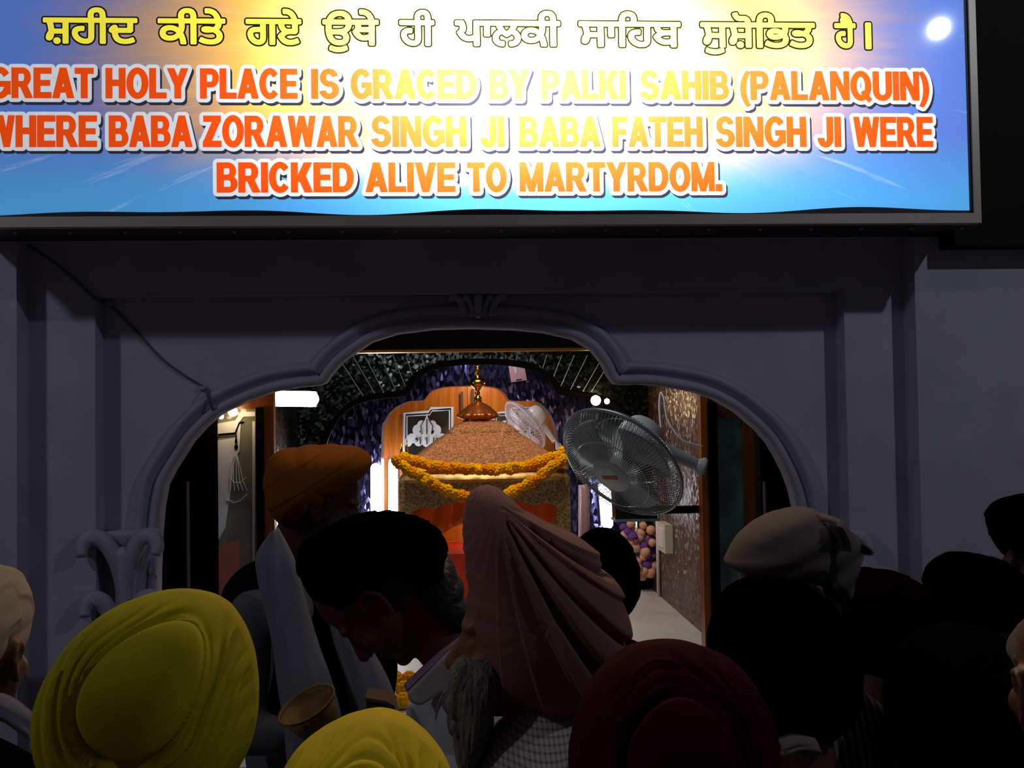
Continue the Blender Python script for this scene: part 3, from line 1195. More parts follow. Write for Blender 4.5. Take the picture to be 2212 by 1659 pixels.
def sq_loft(levels, name, m, smooth=False, depth=0.42, cor=0.12):
    """stack of rounded rectangles (half width in px, y in px)"""
    v, f = [], []
    n = 32
    for hw, y in levels:
        hx, hy = hw * ppm, hw * ppm * 0.9
        for k in range(n):
            a = 2 * PI * k / n
            c, s = math.cos(a), math.sin(a)
            q = 0.22
            v.append((PCX + hx * math.copysign(abs(c) ** q, c), PYC + hy * math.copysign(abs(s) ** q, s), pz(y)))
    for i in range(len(levels) - 1):
        for k in range(n):
            f.append((i * n + k, i * n + (k + 1) % n, (i + 1) * n + (k + 1) % n, (i + 1) * n + k))
    f.append(tuple(range(n))[::-1])
    f.append(tuple((len(levels) - 1) * n + k for k in range(n)))
    return link_mesh(name, v, f, m, PAL, smooth)


sq_loft([(176, 1012), (170, 1003), (152, 986), (112, 957), (86, 940), (80, 936)], 'roof', M_roof, True)
sq_loft([(81, 937), (79, 933), (66, 922), (52, 915), (44, 912), (30, 910)], 'roof_cap', M_roof, True)
sq_loft([(186, 1040), (188, 1034), (182, 1026), (178, 1020), (184, 1014), (180, 1008)], 'cornice', mat('gold_cornice', srgb(190, 150, 84), 0.4, 0.5, noise=0.3, nscale=40))
# brocade valance with scalloped lower edge on four sides
sc_px = [(-184, 1150), (-184, 1034), (184, 1034), (184, 1150), (176, 1138), (170, 1112), (150, 1094), (125, 1088), (104, 1098), (92, 1090), (60, 1082), (40, 1072), (0, 1062), (-40, 1072), (-55, 1082), (-92, 1090), (-108, 1098), (-128, 1092), (-150, 1098), (-165, 1115), (-176, 1140)]
for nm, yy, d in (('valance', YP, 0.03), ('valance', PYC + 0.36, 0.03)):
    MB().prism([(PCX + x * ppm, yy, pz(y)) for x, y in sc_px], (0, d, 0)).build(nm, M_brocade, PAL)
for s in (-1, 1):
    x0 = PCX + s * 184 * ppm
    MB().prism([(x0, PYC + x * ppm * 0.86, pz(y)) for x, y in sc_px], (-s * 0.03, 0, 0)).build('valance', M_brocade, PAL)
    for yy in (YP + 0.05, PYC + 0.33):
        MB().lathe([(0.045, FLOOR_IN - pz(1090)), (0.045, -0.35), (0.055, -0.34), (0.045, -0.3), (0.042, 0.0), (0.05, 0.02), (0.05, 0.08)], (PCX + s * 168 * ppm, yy, pz(1090)), 20).build('pillar', M_brocade, PAL, True)
# satin lining gathered inside the arches
mb = MB()
nx, nz = 60, 8
for i in range(nx + 1):
    for j in range(nz + 1):
        t = i / nx
        x = (-160 + 320 * t) * ppm
        y = 1066 + 100 * j / nz
        mb.v.append((PCX + x, YP + 0.07 + 0.018 * math.sin(t * 46 + j * 0.3) * (0.3 + j / nz), pz(y + 26 * math.cos(t * 2 * PI) - 20)))
mb.f = [(i * (nz + 1) + j, (i + 1) * (nz + 1) + j, (i + 1) * (nz + 1) + j + 1, i * (nz + 1) + j + 1) for i in range(nx) for j in range(nz)]
lin = mb.build('satin_lining', M_satin, PAL, True)
sm = lin.modifiers.new('thick', 'SOLIDIFY')
sm.thickness = 0.008
MB().box((PCX - 165 * ppm, PYC + 0.28, pz(1200)), (PCX + 165 * ppm, PYC + 0.31, pz(1080))).build('back_panel', M_wood, PAL)
MB().box((PCX - 178 * ppm, YP + 0.02, FLOOR_IN), (PCX + 178 * ppm, PYC + 0.4, pz(1330))).build('platform', M_white, PAL)
MB().box((PCX - 150 * ppm, YP + 0.10, pz(1330)), (PCX + 150 * ppm, PYC + 0.26, pz(1200))).build('cushion', M_redcloth, PAL)
# cupola and finial
cz = pz(912)
CXF = P(1037, 900, YP).x
fl = lambda an, r, h: (r * (1 + (0.05 * math.cos(an * 14) if r > 40 * ppm else 0.0)), h)
MB().lathe([(34 * ppm, 0), (36 * ppm, 3 * ppm), (30 * ppm, 5 * ppm), (44 * ppm, 9 * ppm), (49 * ppm, 15 * ppm), (43 * ppm, 19 * ppm), (38 * ppm, 25 * ppm), (30 * ppm, 33 * ppm), (20 * ppm, 40 * ppm), (9 * ppm, 45 * ppm), (4 * ppm, 47 * ppm)], (CXF, PYC, cz), 84, scal=fl).build('cupola', mat('copper_gold', srgb(178, 96, 40), 0.35, 0.7, noise=0.2, nscale=30), PAL, True)
fp = [(9, 45), (11, 48), (8, 51), (10, 54), (6, 58), (4, 62), (8, 66), (4, 71), (9, 77), (16, 83), (19, 90), (16, 97), (8, 103), (4, 107), (9, 111), (5, 115), (10, 119), (4, 123), (7, 127), (2, 132)]
MB().lathe([(r * ppm, h * ppm) for r, h in fp], (CXF, PYC, cz), 24).build('finial', M_gold, PAL, True)
for sx in (-1, 1):
    for yy in (YP + 0.02, PYC + 0.36):
        MB().lathe([(0.010, 0), (0.016, 0.02), (0.012, 0.05), (0.007, 0.10), (0.001, 0.15)], (PCX + sx * 179 * ppm, yy, pz(1006)), 12).build('corner_spike', M_gold, PAL, True)


# ---- marigold garlands: every bloom its own part
def bloom_mesh(name, m, r=0.038):
    mb = MB()
    for ring, (nn, rr, zz) in enumerate(((10, 0.62, -0.35), (10, 0.72, 0.0), (8, 0.56, 0.36), (4, 0.25, 0.58))):
        for k in range(nn):
            a = 2 * PI * (k + 0.5 * ring) / nn
            mb.ball((rr * r * math.cos(a), rr * r * math.sin(a), zz * r), r * 0.36, 7, 5)
    mb.ball((0, 0, 0), r * 0.78, 10, 8)
    o = mb.build(name, m, None, True)
    me = o.data
    bpy.data.objects.remove(o)
    return me


BM = [bloom_mesh('marigold', M_marigold), bloom_mesh('marigold', M_marigold2)]


def garland(label, path, count, yo, name='marigold_garland'):
    pts = spline([P(x, y, YP - yo) for x, y in path], 24)
    L = [0]
    for a, b in zip(pts, pts[1:]):
        L.append(L[-1] + (b - a).length)
    root = empty(name, pts[0], label, 'garland')
    th = MB().tube(pts[::6] + [pts[-1]], 0.004, 6).build('thread', mat('green_thread', srgb(90, 110, 30), 0.8), root)
    for k in range(count):
        d = L[-1] * (k + 0.5) / count
        i = max(j for j in range(len(L)) if L[j] <= d)
        q = pts[i]
        o = bpy.data.objects.new('marigold', BM[random.random() < 0.4])
        COL.objects.link(o)
        s = random.uniform(0.88, 1.08)
        o.location = q + Vector((random.uniform(-.003, .003), random.uniform(-.004, .004), random.uniform(-.004, .004)))
        o.rotation_euler = (random.uniform(0, 6), random.uniform(0, 6), random.uniform(0, 6))
        o.scale = (s * 0.95, s * 0.95, s * 0.85)
        attach(o, root)
    return root


garland('upper marigold garland slung almost level along the palanquin eaves', [(868, 985), (900, 998), (940, 1008), (990, 1012), (1045, 1013), (1100, 1012), (1150, 1004), (1195, 988), (1224, 976)], 27, 0.095)
garland('lower marigold garland sagging deeply across the palanquin front', [(852, 990), (872, 1008), (910, 1030), (950, 1052), (1000, 1072), (1045, 1080), (1090, 1070), (1130, 1050), (1165, 1030), (1200, 1005), (1226, 988)], 29, 0.175)
# loose blooms on the white floor in front of the palanquin
gr = 'loose marigold blooms on the shrine floor'
for k, (x, y) in enumerate(((852, 1466), (884, 1468), (872, 1490), (894, 1500), (870, 1516))):
    Yk = (CAM.z - FLOOR_IN - 0.03) * 5.1 / (CAM.z - P(x, y, 5.1).z)
    q = P(x, y, Yk)
    o = bpy.data.objects.new('marigold_bloom', BM[k % 2])
    COL.objects.link(o)
    o.location = (q.x, q.y, FLOOR_IN + 0.034)
    tag(o, 'loose orange marigold bloom in the small heap on the white shrine floor', 'flower', gr)


# ---- fans
def fan(name, label, c, axis, R, mbody, mwire, nw, bracket, seed=0):
    c, ax = Vector(c), Vector(axis).normalized()
    root = empty(name, c, label, 'fan')
    u = ax.cross(Vector((0, 0, 1))).normalized()
    w = u.cross(ax).normalized()
    pt = lambda r, a, h: c + ax * h + (u * math.cos(a) + w * math.sin(a)) * r
    wr = 0.0016 if R > 0.25 else 0.0022
    for nm, sg in (('front_guard', 1), ('rear_guard', -1)):
        mb = MB()
        for k in range(nw):
            a = 2 * PI * k / nw
            tw = 0.10 * sg
            mb.tube([pt(R * f, a + tw * (1 - f), sg * R * h) for f, h in ((0.30, .30), (0.55, .29), (0.80, .22), (0.95, .09), (1.0, .0))], wr, 4, caps=False)
        for f, h in ((0.30, .30), (0.62, .28)):
            mb.tube([pt(R * f, 2 * PI * k / 48, sg * R * h) for k in range(48)], wr * 1.4, 5, closed=True)
        mb.build(nm, mwire, root)
    MB().tube([pt(R, 2 * PI * k / 64, 0) for k in range(64)], R * 0.028, 8, closed=True).build('guard_rim', mwire, root, True)
    MB().lathe([(0.001, .335 * R), (.12 * R, .335 * R), (.20 * R, .325 * R), (.215 * R, .31 * R), (.30 * R, .305 * R), (.31 * R, .29 * R), (.30 * R, .275 * R), (0.001, .275 * R)], c, 32, ax).build('hub_badge', mbody, root, True)
    MB().prism([pt(0, 0, .338 * R) + u * a + w * b for a, b in ((-.14 * R, .03 * R), (.14 * R, .03 * R), (.14 * R, -.03 * R), (-.14 * R, -.03 * R))], ax * 0.002).build('badge_stripe', M_red, root)
    for k in range(3):
        a0 = 2 * PI * k / 3 + 0.5
        mb = MB()
        nr, na = 8, 10
        for side in (0, 1):
            for i in range(nr + 1):
                for j in range(na + 1):
                    f = 0.15 + 0.73 * i / nr
                    aa = a0 + (0.30 + 0.55 * f) * (j / na - 0.4) * 1.9
                    rr = f * (1 - 0.10 * abs(j / na - 0.5) * 2 * (i / nr))
                    mb.v.append(tuple(pt(R * rr, aa, R * (0.10 * (0.5 - j / na)) + side * 0.004)))
        m1 = (nr + 1) * (na + 1)
        for side in (0, 1):
            for i in range(nr):
                for j in range(na):
                    q = [side * m1 + i * (na + 1) + j, side * m1 + i * (na + 1) + j + 1, side * m1 + (i + 1) * (na + 1) + j + 1, side * m1 + (i + 1) * (na + 1) + j]
                    mb.f.append(tuple(q))
        bd = [i * (na + 1) for i in range(nr + 1)] + [nr * (na + 1) + j for j in range(1, na + 1)] + [i * (na + 1) + na for i in range(nr - 1, -1, -1)] + [j for j in range(na - 1, 0, -1)]
        for p, q in zip(bd, bd[1:] + bd[:1]):
            mb.f.append((p, q, q + m1, p + m1))
        mb.build('blade', mbody, root, True)
    MB().lathe([(.16 * R, .15 * R), (.17 * R, -.05 * R), (.12 * R, -.15 * R), (.28 * R, -.22 * R), (.36 * R, -.32 * R), (.37 * R, -.60 * R), (.32 * R, -.75 * R), (.18 * R, -.83 * R), (0.001, -.84 * R)], c, 32, ax).build('motor_housing', mbody, root, True)
    b = c - ax * (.55 * R)
    mb = MB().capsule(b, Vector(bracket) + (b - Vector(bracket)) * 0.10, .14 * R, .09 * R)
    mb.lathe([(.15 * R, 0), (.15 * R, .05 * R), (.10 * R, .10 * R), (.09 * R, .14 * R)], bracket, 24, b - Vector(bracket))
    mb.build('wall_bracket', mbody, root, True)
    return root


# front fan hangs off the right door post, the small white one off the inner arch
fan('wall_fan', 'large grey wall fan with a wire guard in front of the right shrine wall', P(1342, 1000, 4.18), (-0.60, -0.52, -0.60), 0.278, M_fan, M_fanwire, 104, (P(1522, 1010, 4.28).x - 0.005, 4.27, P(1522, 1010, 4.28).z))
fan('wall_fan', 'small white wall fan behind the palanquin roof by the wooden door', P(1134, 918, 7.72), (-0.76, -0.25, -0.60), 0.215, M_fanwhite, M_fanwhite, 48, P(1206, 965, 7.985))
# the front fan's cord, up to the lintel and across to the door
mb = MB().tube(spline([P(1428, 925, 4.30), P(1424, 880, 4.33), P(1427, 848, 4.36), P(1434, 862, 4.33), P(1441, 905, 4.30), P(1456, 930, 4.28), P(1477, 952, 4.27), P(1518, 964, 4.265)], 6), 0.004, 6)
tag(mb.build('fan_cord', M_frost, smooth=True), 'pale looped power cord running from the grey fan to the right door post', 'cord')
# dark regulator box under the front fan
rb = empty('regulator_box', P(1376, 1092, 4.38), 'dark square box with a pale lower lip under the grey wall fan', 'box')
a, b = P(1330, 1124, 4.33), P(1420, 1064, 4.33)
MB().box((a.x, 4.33, a.z), (b.x, 4.43, b.z)).build('case', mat('smoky_plastic', srgb(58, 58, 60), 0.25), rb)
MB().box((a.x - 0.004, 4.315, a.z - 0.006), (b.x + 0.004, 4.435, a.z + 0.004)).build('lower_lip', M_fan, rb)
MB().box((b.x - 0.03, 4.36, a.z + 0.02), (P(1522, 1090, 4.4).x, 4.40, a.z + 0.05)).build('bracket_arm', M_black, rb)


# ---- lamps inside
def tube_lamp(name, label, a, b, r, strength, housing_off, color=(1, 1, 1, 1), lit=True):
    a, b = Vector(a), Vector(b)
    root = empty(name, (a + b) / 2, label, 'lamp')
    MB().capsule(a, b, r, r, 18).build('tube', glow(name + '_glow', color, strength) if lit else mat('unlit_tube', srgb(196, 160, 176), 0.3), root, True)
    h = Vector(housing_off)
    d = (b - a).normalized()
    s = d.cross(h).normalized()
    q = [a + h * 0.6 + s * r, a + h * 0.6 - s * r, a + h * 1.5 - s * r, a + h * 1.5 + s * r]
    MB().prism([x - d * 0.02 for x in q], b - a + d * 0.04).build('batten', M_white, root)
    return root


tube_lamp('tube_lamp', 'short blazing white lamp at the upper left of the shrine under the arch', P(596, 861, 6.0), P(672, 862, 6.0), 0.045, 26, (0, 0.08, 0), (0.92, 0.96, 1, 1))
tube_lamp('tube_lamp', 'upright glowing tube lamp just left of the wooden door beside the palanquin', P(812, 1012, 7.90), P(813, 1130, 7.90), 0.040, 40, (-0.0, 0.05, 0), (0.95, 0.93, 1, 1))
tube_lamp('tube_lamp', 'added glowing tube standing in for a lamp reflection on the wooden door, left of the palanquin pillar', P(849, 1000, 8.76), P(849, 1125, 8.76), 0.038, 30, (-0.0, 0.07, 0), (0.95, 0.93, 1, 1))  # added tube in place of the neighbouring lamp's reflection on the door
tube_lamp('tube_lamp', 'unlit pinkish tube lamp standing upright right of the palanquin', P(1263, 1056, 7.0), P(1263, 1175, 7.0), 0.032, 0, (0, 0.06, 0), lit=False)
tube_lamp('tube_lamp', 'added bright tube for light reflected in the mosaic, half hidden behind the grey wall fan', P(1306, 1052, 7.90), P(1312, 1130, 7.90), 0.045, 10, (0, 0.05, 0), (0.85, 0.9, 1, 1))  # added emitter where the bright mosaic tiles only reflect other light


def bulb(label, q, r, strength, stem):
    root = empty('bulb_lamp', q, label, 'lamp')
    MB().ball(q, r).build('bulb', glow('warm_bulb_glow', (1.0, 0.66, 0.32, 1), strength), root, True)
    q, stem = Vector(q), Vector(stem)
    MB().capsule(q + (stem - q).normalized() * r * 0.7, stem, r * 0.45, r * 0.6).build('holder', M_white, root, True)
    return root


bulb('large warm bulb glowing above the grey wall fan', P(1287, 865, 6.9), 0.034, 60, P(1287, 858, 7.09))
bulb('small warm bulb just right of the large bulb above the grey fan', P(1311, 867, 6.9), 0.018, 90, P(1311, 862, 7.09))
bulb('warm bulb glowing above the etched glass door on the left', P(503, 889, 4.24), 0.020, 30, P(503, 882, 4.30))
bulb('tiny warm bulb at the far left above the etched glass door', P(478, 900, 4.24), 0.010, 30, P(478, 893, 4.30))

# pink card hung on the inner arch
pc = empty('pink_card', P(1118, 807, YBK - 0.01), 'small glossy pink card stuck to the mosaic above the small white fan', 'card')
MB().prism([P(x, y, YBK - 0.004) for x, y in ((1098, 788), (1132, 788), (1138, 821), (1104, 826))], (0, -0.012, 0)).build('card', M_pink, pc)
MB().prism([P(x, y, YBK - 0.017) for x, y in ((1115, 820), (1127, 818.5), (1127, 820.5), (1115, 822))], (0, -0.002, 0)).build('card_print', M_black, pc)
MB().prism([P(x, y, YBK - 0.017) for x, y in ((1110, 793), (1116, 791), (1117, 805), (1113, 808))], (0, -0.002, 0)).build('card_mark', M_white, pc)

# bouquet of peach and purple artificial flowers on the right leg of the mosaic arch
bq = empty('flower_bunch', P(1383, 1190, 6.95), 'hanging bunch of peach balls and purple petals below the grey fan', 'flowers')
rng = random.Random(3)
pm = MB().ball((0, 0, 0), 0.034, 12, 8).build('peach_ball', M_peach, None, True)
pmd = pm.data
bpy.data.objects.remove(pm)
pp = bloom_mesh('purple_petals', M_purple, 0.030)
for k in range(34):
    t = k / 33
    x = rng.uniform(1346, 1418) if t < 0.6 else rng.uniform(1362, 1412)
    y = 1132 + 112 * t
    big = k % 3 != 2
    o = bpy.data.objects.new('peach_ball' if big else 'purple_petals', pmd if big else pp)
    COL.objects.link(o)
    o.location = P(x, y, 6.95 + rng.uniform(-0.05, 0.05))
    s = rng.uniform(0.8, 1.15)
    o.scale = (s, s, s)
    attach(o, bq)
MB().tube([P(1383, 1120, 6.98), P(1383, 1250, 6.98)], 0.012, 8).build('stem', mat('stem_green', srgb(60, 80, 40), 0.8), bq)
# switch box and conduit on the right wall
sb = empty('switch_box', P(1440, 1160, 6.5), 'cream switch box on the amber mosaic wall right of the flowers', 'switch box')
xw = XR
zc = P(1440, 1160, 6.5).z
MB().box((xw - 0.05, 6.38, zc - 0.09), (xw, 6.62, zc + 0.09)).build('box_case', M_cream, sb)
MB().box((xw - 0.056, 6.42, zc - 0.06), (xw - 0.05, 6.58, zc + 0.06)).build('box_lid', M_white, sb)
zq = P(1430, 1090, 6.85).z
tag(MB().tube([(xw - 0.012, 6.80, FLOOR_IN), (xw - 0.012, 6.80, zq)], 0.012, 10).build('conduit_pipe', M_white, smooth=True), 'thin white conduit pipe running up the right mosaic wall', 'pipe')

# cable stapled across the front wall
cp = [P(20, 512, Y0 - 0.006), P(60, 530, Y1 - 0.006), P(110, 562, Y1 - 0.006), P(160, 603, Y1 - 0.006), P(206, 645, Y1 - 0.006), P(222, 652, Y2 - 0.006), P(245, 665, Y2 - 0.006), P(300, 722, Y2 - 0.006), P(350, 775, Y2 - 0.006), P(400, 812, Y2 - 0.006), P(440, 836, Y2 - 0.006), P(447, 850, Y2 - 0.040), P(458, 880, Y2 - 0.030), P(464, 898, Y2 + 0.02)]
ca = empty('wall_cable', cp[0], 'thin grey cable slanting down the wall to the arch on the left', 'cable')
MB().tube(spline(cp, 5), 0.0042, 6).build('cable_run', M_cable, ca, True)
for x, y in ((238, 657), (440, 838)):
    q = P(x, y, Y2)
    MB().box((q.x - 0.012, Y2 - 0.014, q.z - 0.006), (q.x + 0.012, Y2, q.z + 0.006)).build('cable_clip', M_reveal, ca)

# ================================================================== PEOPLE
M_skin = mat('brown_skin', srgb(122, 78, 52), 0.55, noise=0.08, nscale=30)
M_skin_d = mat('deep_brown_skin', srgb(92, 58, 38), 0.55, noise=0.08, nscale=30)
M_hair = mat('black_hair', srgb(16, 14, 13), 0.6, bump=0.6, bscale=90)
M_grey_hair = mat('grizzled_beard', srgb(112, 108, 98), 0.8, noise=0.75, nscale=70, bump=1.0, bscale=150, aniso=(1, 1, 0.10))
M_shoe = mat('black_leather', srgb(20, 18, 17), 0.5)
M_trous = mat('charcoal_trousers', srgb(36, 36, 42), 0.85)


def cloth(name, rgb, rough=0.9, noise=0.1):
    return mat(name, srgb(*rgb), rough, noise=noise, nscale=14, bump=0.06, bscale=220, sheen=0.0, spec=0.15 if max(rgb) > 70 else (0.03 if max(rgb) > 24 else 0.0))


def starblob(name, outline, Y, depth, m, parent=None, disp=None, centre=None, nphi=180, nlat=91, pw=0.8, rot=None, smooth_r=2):
    """solid with the given outline (pixels at depth Y, star shaped round its centre), rounded front and back"""
    o = np.array(outline, float)
    c = o.mean(0) if centre is None else np.array(centre, float)
    d = o - c
    ang = np.arctan2(d[:, 1], d[:, 0])
    rad = np.hypot(d[:, 0], d[:, 1])
    k = np.argsort(ang)
    ang, rad = ang[k], rad[k]
    phi = np.linspace(-PI, PI, nphi, endpoint=False)
    r = np.interp(phi, np.concatenate([ang - 2 * PI, ang, ang + 2 * PI]), np.tile(rad, 3))
    for _ in range(smooth_r):
        r = 0.25 * np.roll(r, 1) + 0.5 * r + 0.25 * np.roll(r, -1)
    C = P(c[0], c[1], Y)
    if hasattr(depth, '__len__'):
        dfr, dbk = depth
    else:
        dfr = dbk = depth
    v, f = [], []
    lat = np.linspace(-PI / 2, PI / 2, nlat)
    for j, la in enumerate(lat):
        cl = max(math.cos(la), 1e-4) ** pw
        sy = math.sin(la) * (dbk if la > 0 else dfr)
        for i, ph in enumerate(phi):
            qx, qy = c[0] + r[i] * cl * math.cos(ph), c[1] + r[i] * cl * math.sin(ph)
            p = P(qx, qy, Y)
            p = Vector((p.x, Y + sy, p.z))
            if disp is not None:
                h = disp(qx, qy, ph, la)
                if h:
                    dv = p - C
                    p = p + dv.normalized() * h
            v.append(p)
    for j in range(nlat - 1):
        for i in range(nphi):
            a, b = j * nphi + i, j * nphi + (i + 1) % nphi
            f.append((a, b, b + nphi, a + nphi))
    me = link_mesh(name, v, f, m, parent, True)
    return me


def star_raw(outline, Y, depth, centre=None, nphi=64, nlat=25, pw=0.8):
    o = starblob('tmp', outline, Y, depth, None, None, None, centre, nphi, nlat, pw)
    v = [tuple(p.co) for p in o.data.vertices]
    f = [tuple(p.vertices) for p in o.data.polygons]
    me = o.data
    bpy.data.objects.remove(o)
    bpy.data.meshes.remove(me)
    return v, f


def head_frame(c, yaw, bow):
    a, b = math.radians(yaw), math.radians(bow)
    f0, u0 = Vector((math.cos(a), math.sin(a), 0)), Vector((0, 0, 1))
    f = f0 * math.cos(b) - u0 * math.sin(b)
    u = u0 * math.cos(b) + f0 * math.sin(b)
    l = u.cross(f)
    M = Matrix((f, l, u)).transposed()
    return (lambda x, y, z: Vector(c) + M @ Vector((x, y, z))), M


def head_prims(mb, T, M, eyes=True):
    E = lambda c, r: mb.ball(T(*c), r, 20, 14, M)
    E((-.012, 0, .035), (.098, .077, .092))
    E((.030, 0, -.030), (.062, .064, .085))
    E((.045, 0, -.082), (.046, .048, .032))
    E((.078, 0, -.106), (.020, .022, .017))
    E((.074, 0, .018), (.020, .052, .013))
    mb.capsule(T(.086, 0, .004), T(.112, 0, -.036), .0085, .0125)
    for s in (-1, 1):
        E((.100, s * .012, -.043), (.010, .008, .008))
        E((.074, s * .033, -.006), (.014, .016, .011))
        E((.062, s * .042, -.036), (.024, .020, .022))
        E((-.002, s * .074, -.016), (.018, .008, .030))
        mb.tube([T(x, s * y, z) for x, y, z in ((.014, .076, -.012), (.017, .080, .006), (.008, .085, .020), (-.008, .089, .022), (-.021, .092, .010), (-.023, .091, -.010), (-.014, .086, -.030), (-.002, .080, -.046), (.006, .077, -.040))], .0065, 8)
    E((.088, 0, -.066), (.012, .026, .007))
    E((.087, 0, -.079), (.011, .022, .007))


def hand_prims(mb, wrist, d, palm_n, s=1.0, curl=0.5):
    """palm, five fingers of unequal length with knuckle bends; d = pointing direction, palm_n = palm normal"""
    d, pn = Vector(d).normalized(), Vector(palm_n).normalized()
    side = d.cross(pn).normalized()
    wrist = Vector(wrist)
    for o in (-.022, -.007, .008, .022):
        mb.capsule(wrist + side * o * .7, wrist + d * .085 * s + side * o, .013, .011, 8)
    for o, L in ((-.030, .060), (-.010, .072), (.010, .076), (.030, .068)):
        p = wrist + d * .088 * s + side * o * .85
        dd = d.copy()
        for k, fr in enumerate((.45, .32, .23)):
            dd = (dd * math.cos(curl) + pn * math.sin(curl)).normalized() if k else (dd * math.cos(curl * .6) + pn * math.sin(curl * .6)).normalized()
            q = p + dd * L * fr
            mb.capsule(p, q, .0088 - .0008 * k, .0084 - .0008 * k, 8)
            p = q
    p = wrist + d * .025 + side * .026
    q = p + (d * .6 + side * .8).normalized() * .040
    mb.capsule(p, q, .012, .0105, 8)
    mb.capsule(q, q + (d * .85 + side * .15 + pn * .35).normalized() * .034, .010, .0085, 8)


def person(label, head, Y, yaw, bow=0, neck=None, body_yaw=None, skin=None, shirt=None, trousers=None, head_vox=0.008, arms=None, lean=0.0, width=1.0, sleeves=True, shirt_voxel=0.014, shirt_extra=()):
    """head: pixel of the head centre. Feet stand on the floor below the neck."""
    skin = skin or M_skin_d
    hc = P(head[0], head[1], Y)
    T, M = head_frame(hc, yaw, bow)
    by = math.radians(yaw if body_yaw is None else body_yaw)
    f, l = Vector((math.cos(by), math.sin(by), 0)), Vector((-math.sin(by), math.cos(by), 0))
    N = P(neck[0], neck[1], Y) if neck else hc - Vector((0, 0, .168)) - f * .03
    nz = N.z
    B = lambda x, y, z: Vector((N.x, N.y, 0)) + f * x + l * y * width + Vector((0, 0, z))
    Mb = Matrix((f, l, Vector((0, 0, 1)))).transposed()
    root = Vector((N.x, N.y, 0))
    hz = nz - .60                       # hip height
    kz = hz * .52
    if arms is None:
        arms = []
        for s in (-1, 1):
            arms.append([B(-.01, s * .175, nz - .075), B(-.03, s * .205, nz - .36), B(.06, s * .19, nz - .58)])
    mb = MB()
    head_prims(mb, T, M)
    mb.capsule(T(-.022, 0, -.06), N + Vector((0, 0, .0)), .056, .060)
    mb.capsule(T(-.03, 0, -.03), N - f * .01, .052, .062)
    E = lambda c, r: mb.ball(B(*c), r, 20, 14, Mb)
    E((0, 0, nz - .19), (.105, .155, .19))
    E((.005, 0, nz - .42), (.100, .135, .17))
    E((0, 0, nz - .57), (.105, .150, .12))
    mb.capsule(B(-.01, -.15, nz - .065), B(-.01, .15, nz - .065), .05, .05)
    for (a, b, c) in arms:
        mb.capsule(a, b, .046, .038)
        mb.capsule(b, c, .037, .026)
        d = (c - b).normalized()
        pn = (Vector((0, 0, -1)) - d * (-d.z)) if abs(d.z) < .8 else (Vector((N.x, N.y, c.z)) - c)
        hand_prims(mb, c, d, pn)
    for s in (-1, 1):
        mb.capsule(B(0, s * .085, hz), B(.012, s * .092, kz), .080, .054)
        mb.capsule(B(.012, s * .092, kz), B(-.012, s * .095, .075), .052, .036)
        E((.045, s * .097, .034), (.115, .040, .034))
    o = mb.fused('person', skin, None, head_vox, 3, loc=root)
    tag(o, label, 'person')
    # shirt
    if shirt:
        mb = MB()
        E = lambda c, r: mb.ball(B(*c), r, 24, 16, Mb)
        E((0, 0, nz - .19), (.124, .176, .205))
        E((.005, 0, nz - .42), (.120, .158, .18))
        E((0, 0, nz - .60), (.126, .170, .15))
        mb.capsule(B(-.01, -.155, nz - .070), B(-.01, .155, nz - .070), .064, .064)
        for (a, b, c) in arms:
            mb.capsule(a, b, .062, .054)
            if sleeves:
                mb.capsule(b, b + (c - b) * .9, .053, .043)
        mb.lathe([(.070, -.05), (.072, .0), (.069, .02), (.064, .02)], N - Vector((0, 0, .02)), 24)
        for s_ in (-1, 1):
            mb.capsule(N + Vector((0, 0, -.015)) + l * s_ * .03, B(-.01, s_ * .13, nz - .055), .060, .058)
        for ex in shirt_extra:
            mb.add(*ex)
        mb.fused('shirt', shirt, o, shirt_voxel, 4)
    mb = MB()
    E = lambda c, r: mb.ball(B(*c), r, 20, 14, Mb)
    E((0, 0, hz + .02), (.116, .162, .11))
    for s in (-1, 1):
        mb.capsule(B(0, s * .085, hz), B(.012, s * .092, kz), .092, .072)
        mb.capsule(B(.012, s * .092, kz), B(-.010, s * .095, .10), .070, .058)
    mb.fused('trousers', trousers or M_trous, o, 0.016, 3)
    for s in (-1, 1):
        mb = MB()
        mb.ball(B(.050, s * .097, .042), (.135, .052, .044), 20, 12, Mb)
        mb.capsule(B(-.012, s * .096, .05), B(-.012, s * .096, .10), .048, .046)
        mb.fused('shoe', M_shoe, o, 0.014, 2)
    return o, T, M, B


def hairpiece(T, M, parent, m=M_hair, back=True):
    mb = MB()
    mb.ball(T(-.020, 0, .045), (.103, .085, .096), 24, 16, M)
    if back:
        mb.ball(T(-.062, 0, -.02), (.050, .070, .075), 20, 14, M)
    return mb.fused('hair', m, parent, 0.008, 3)


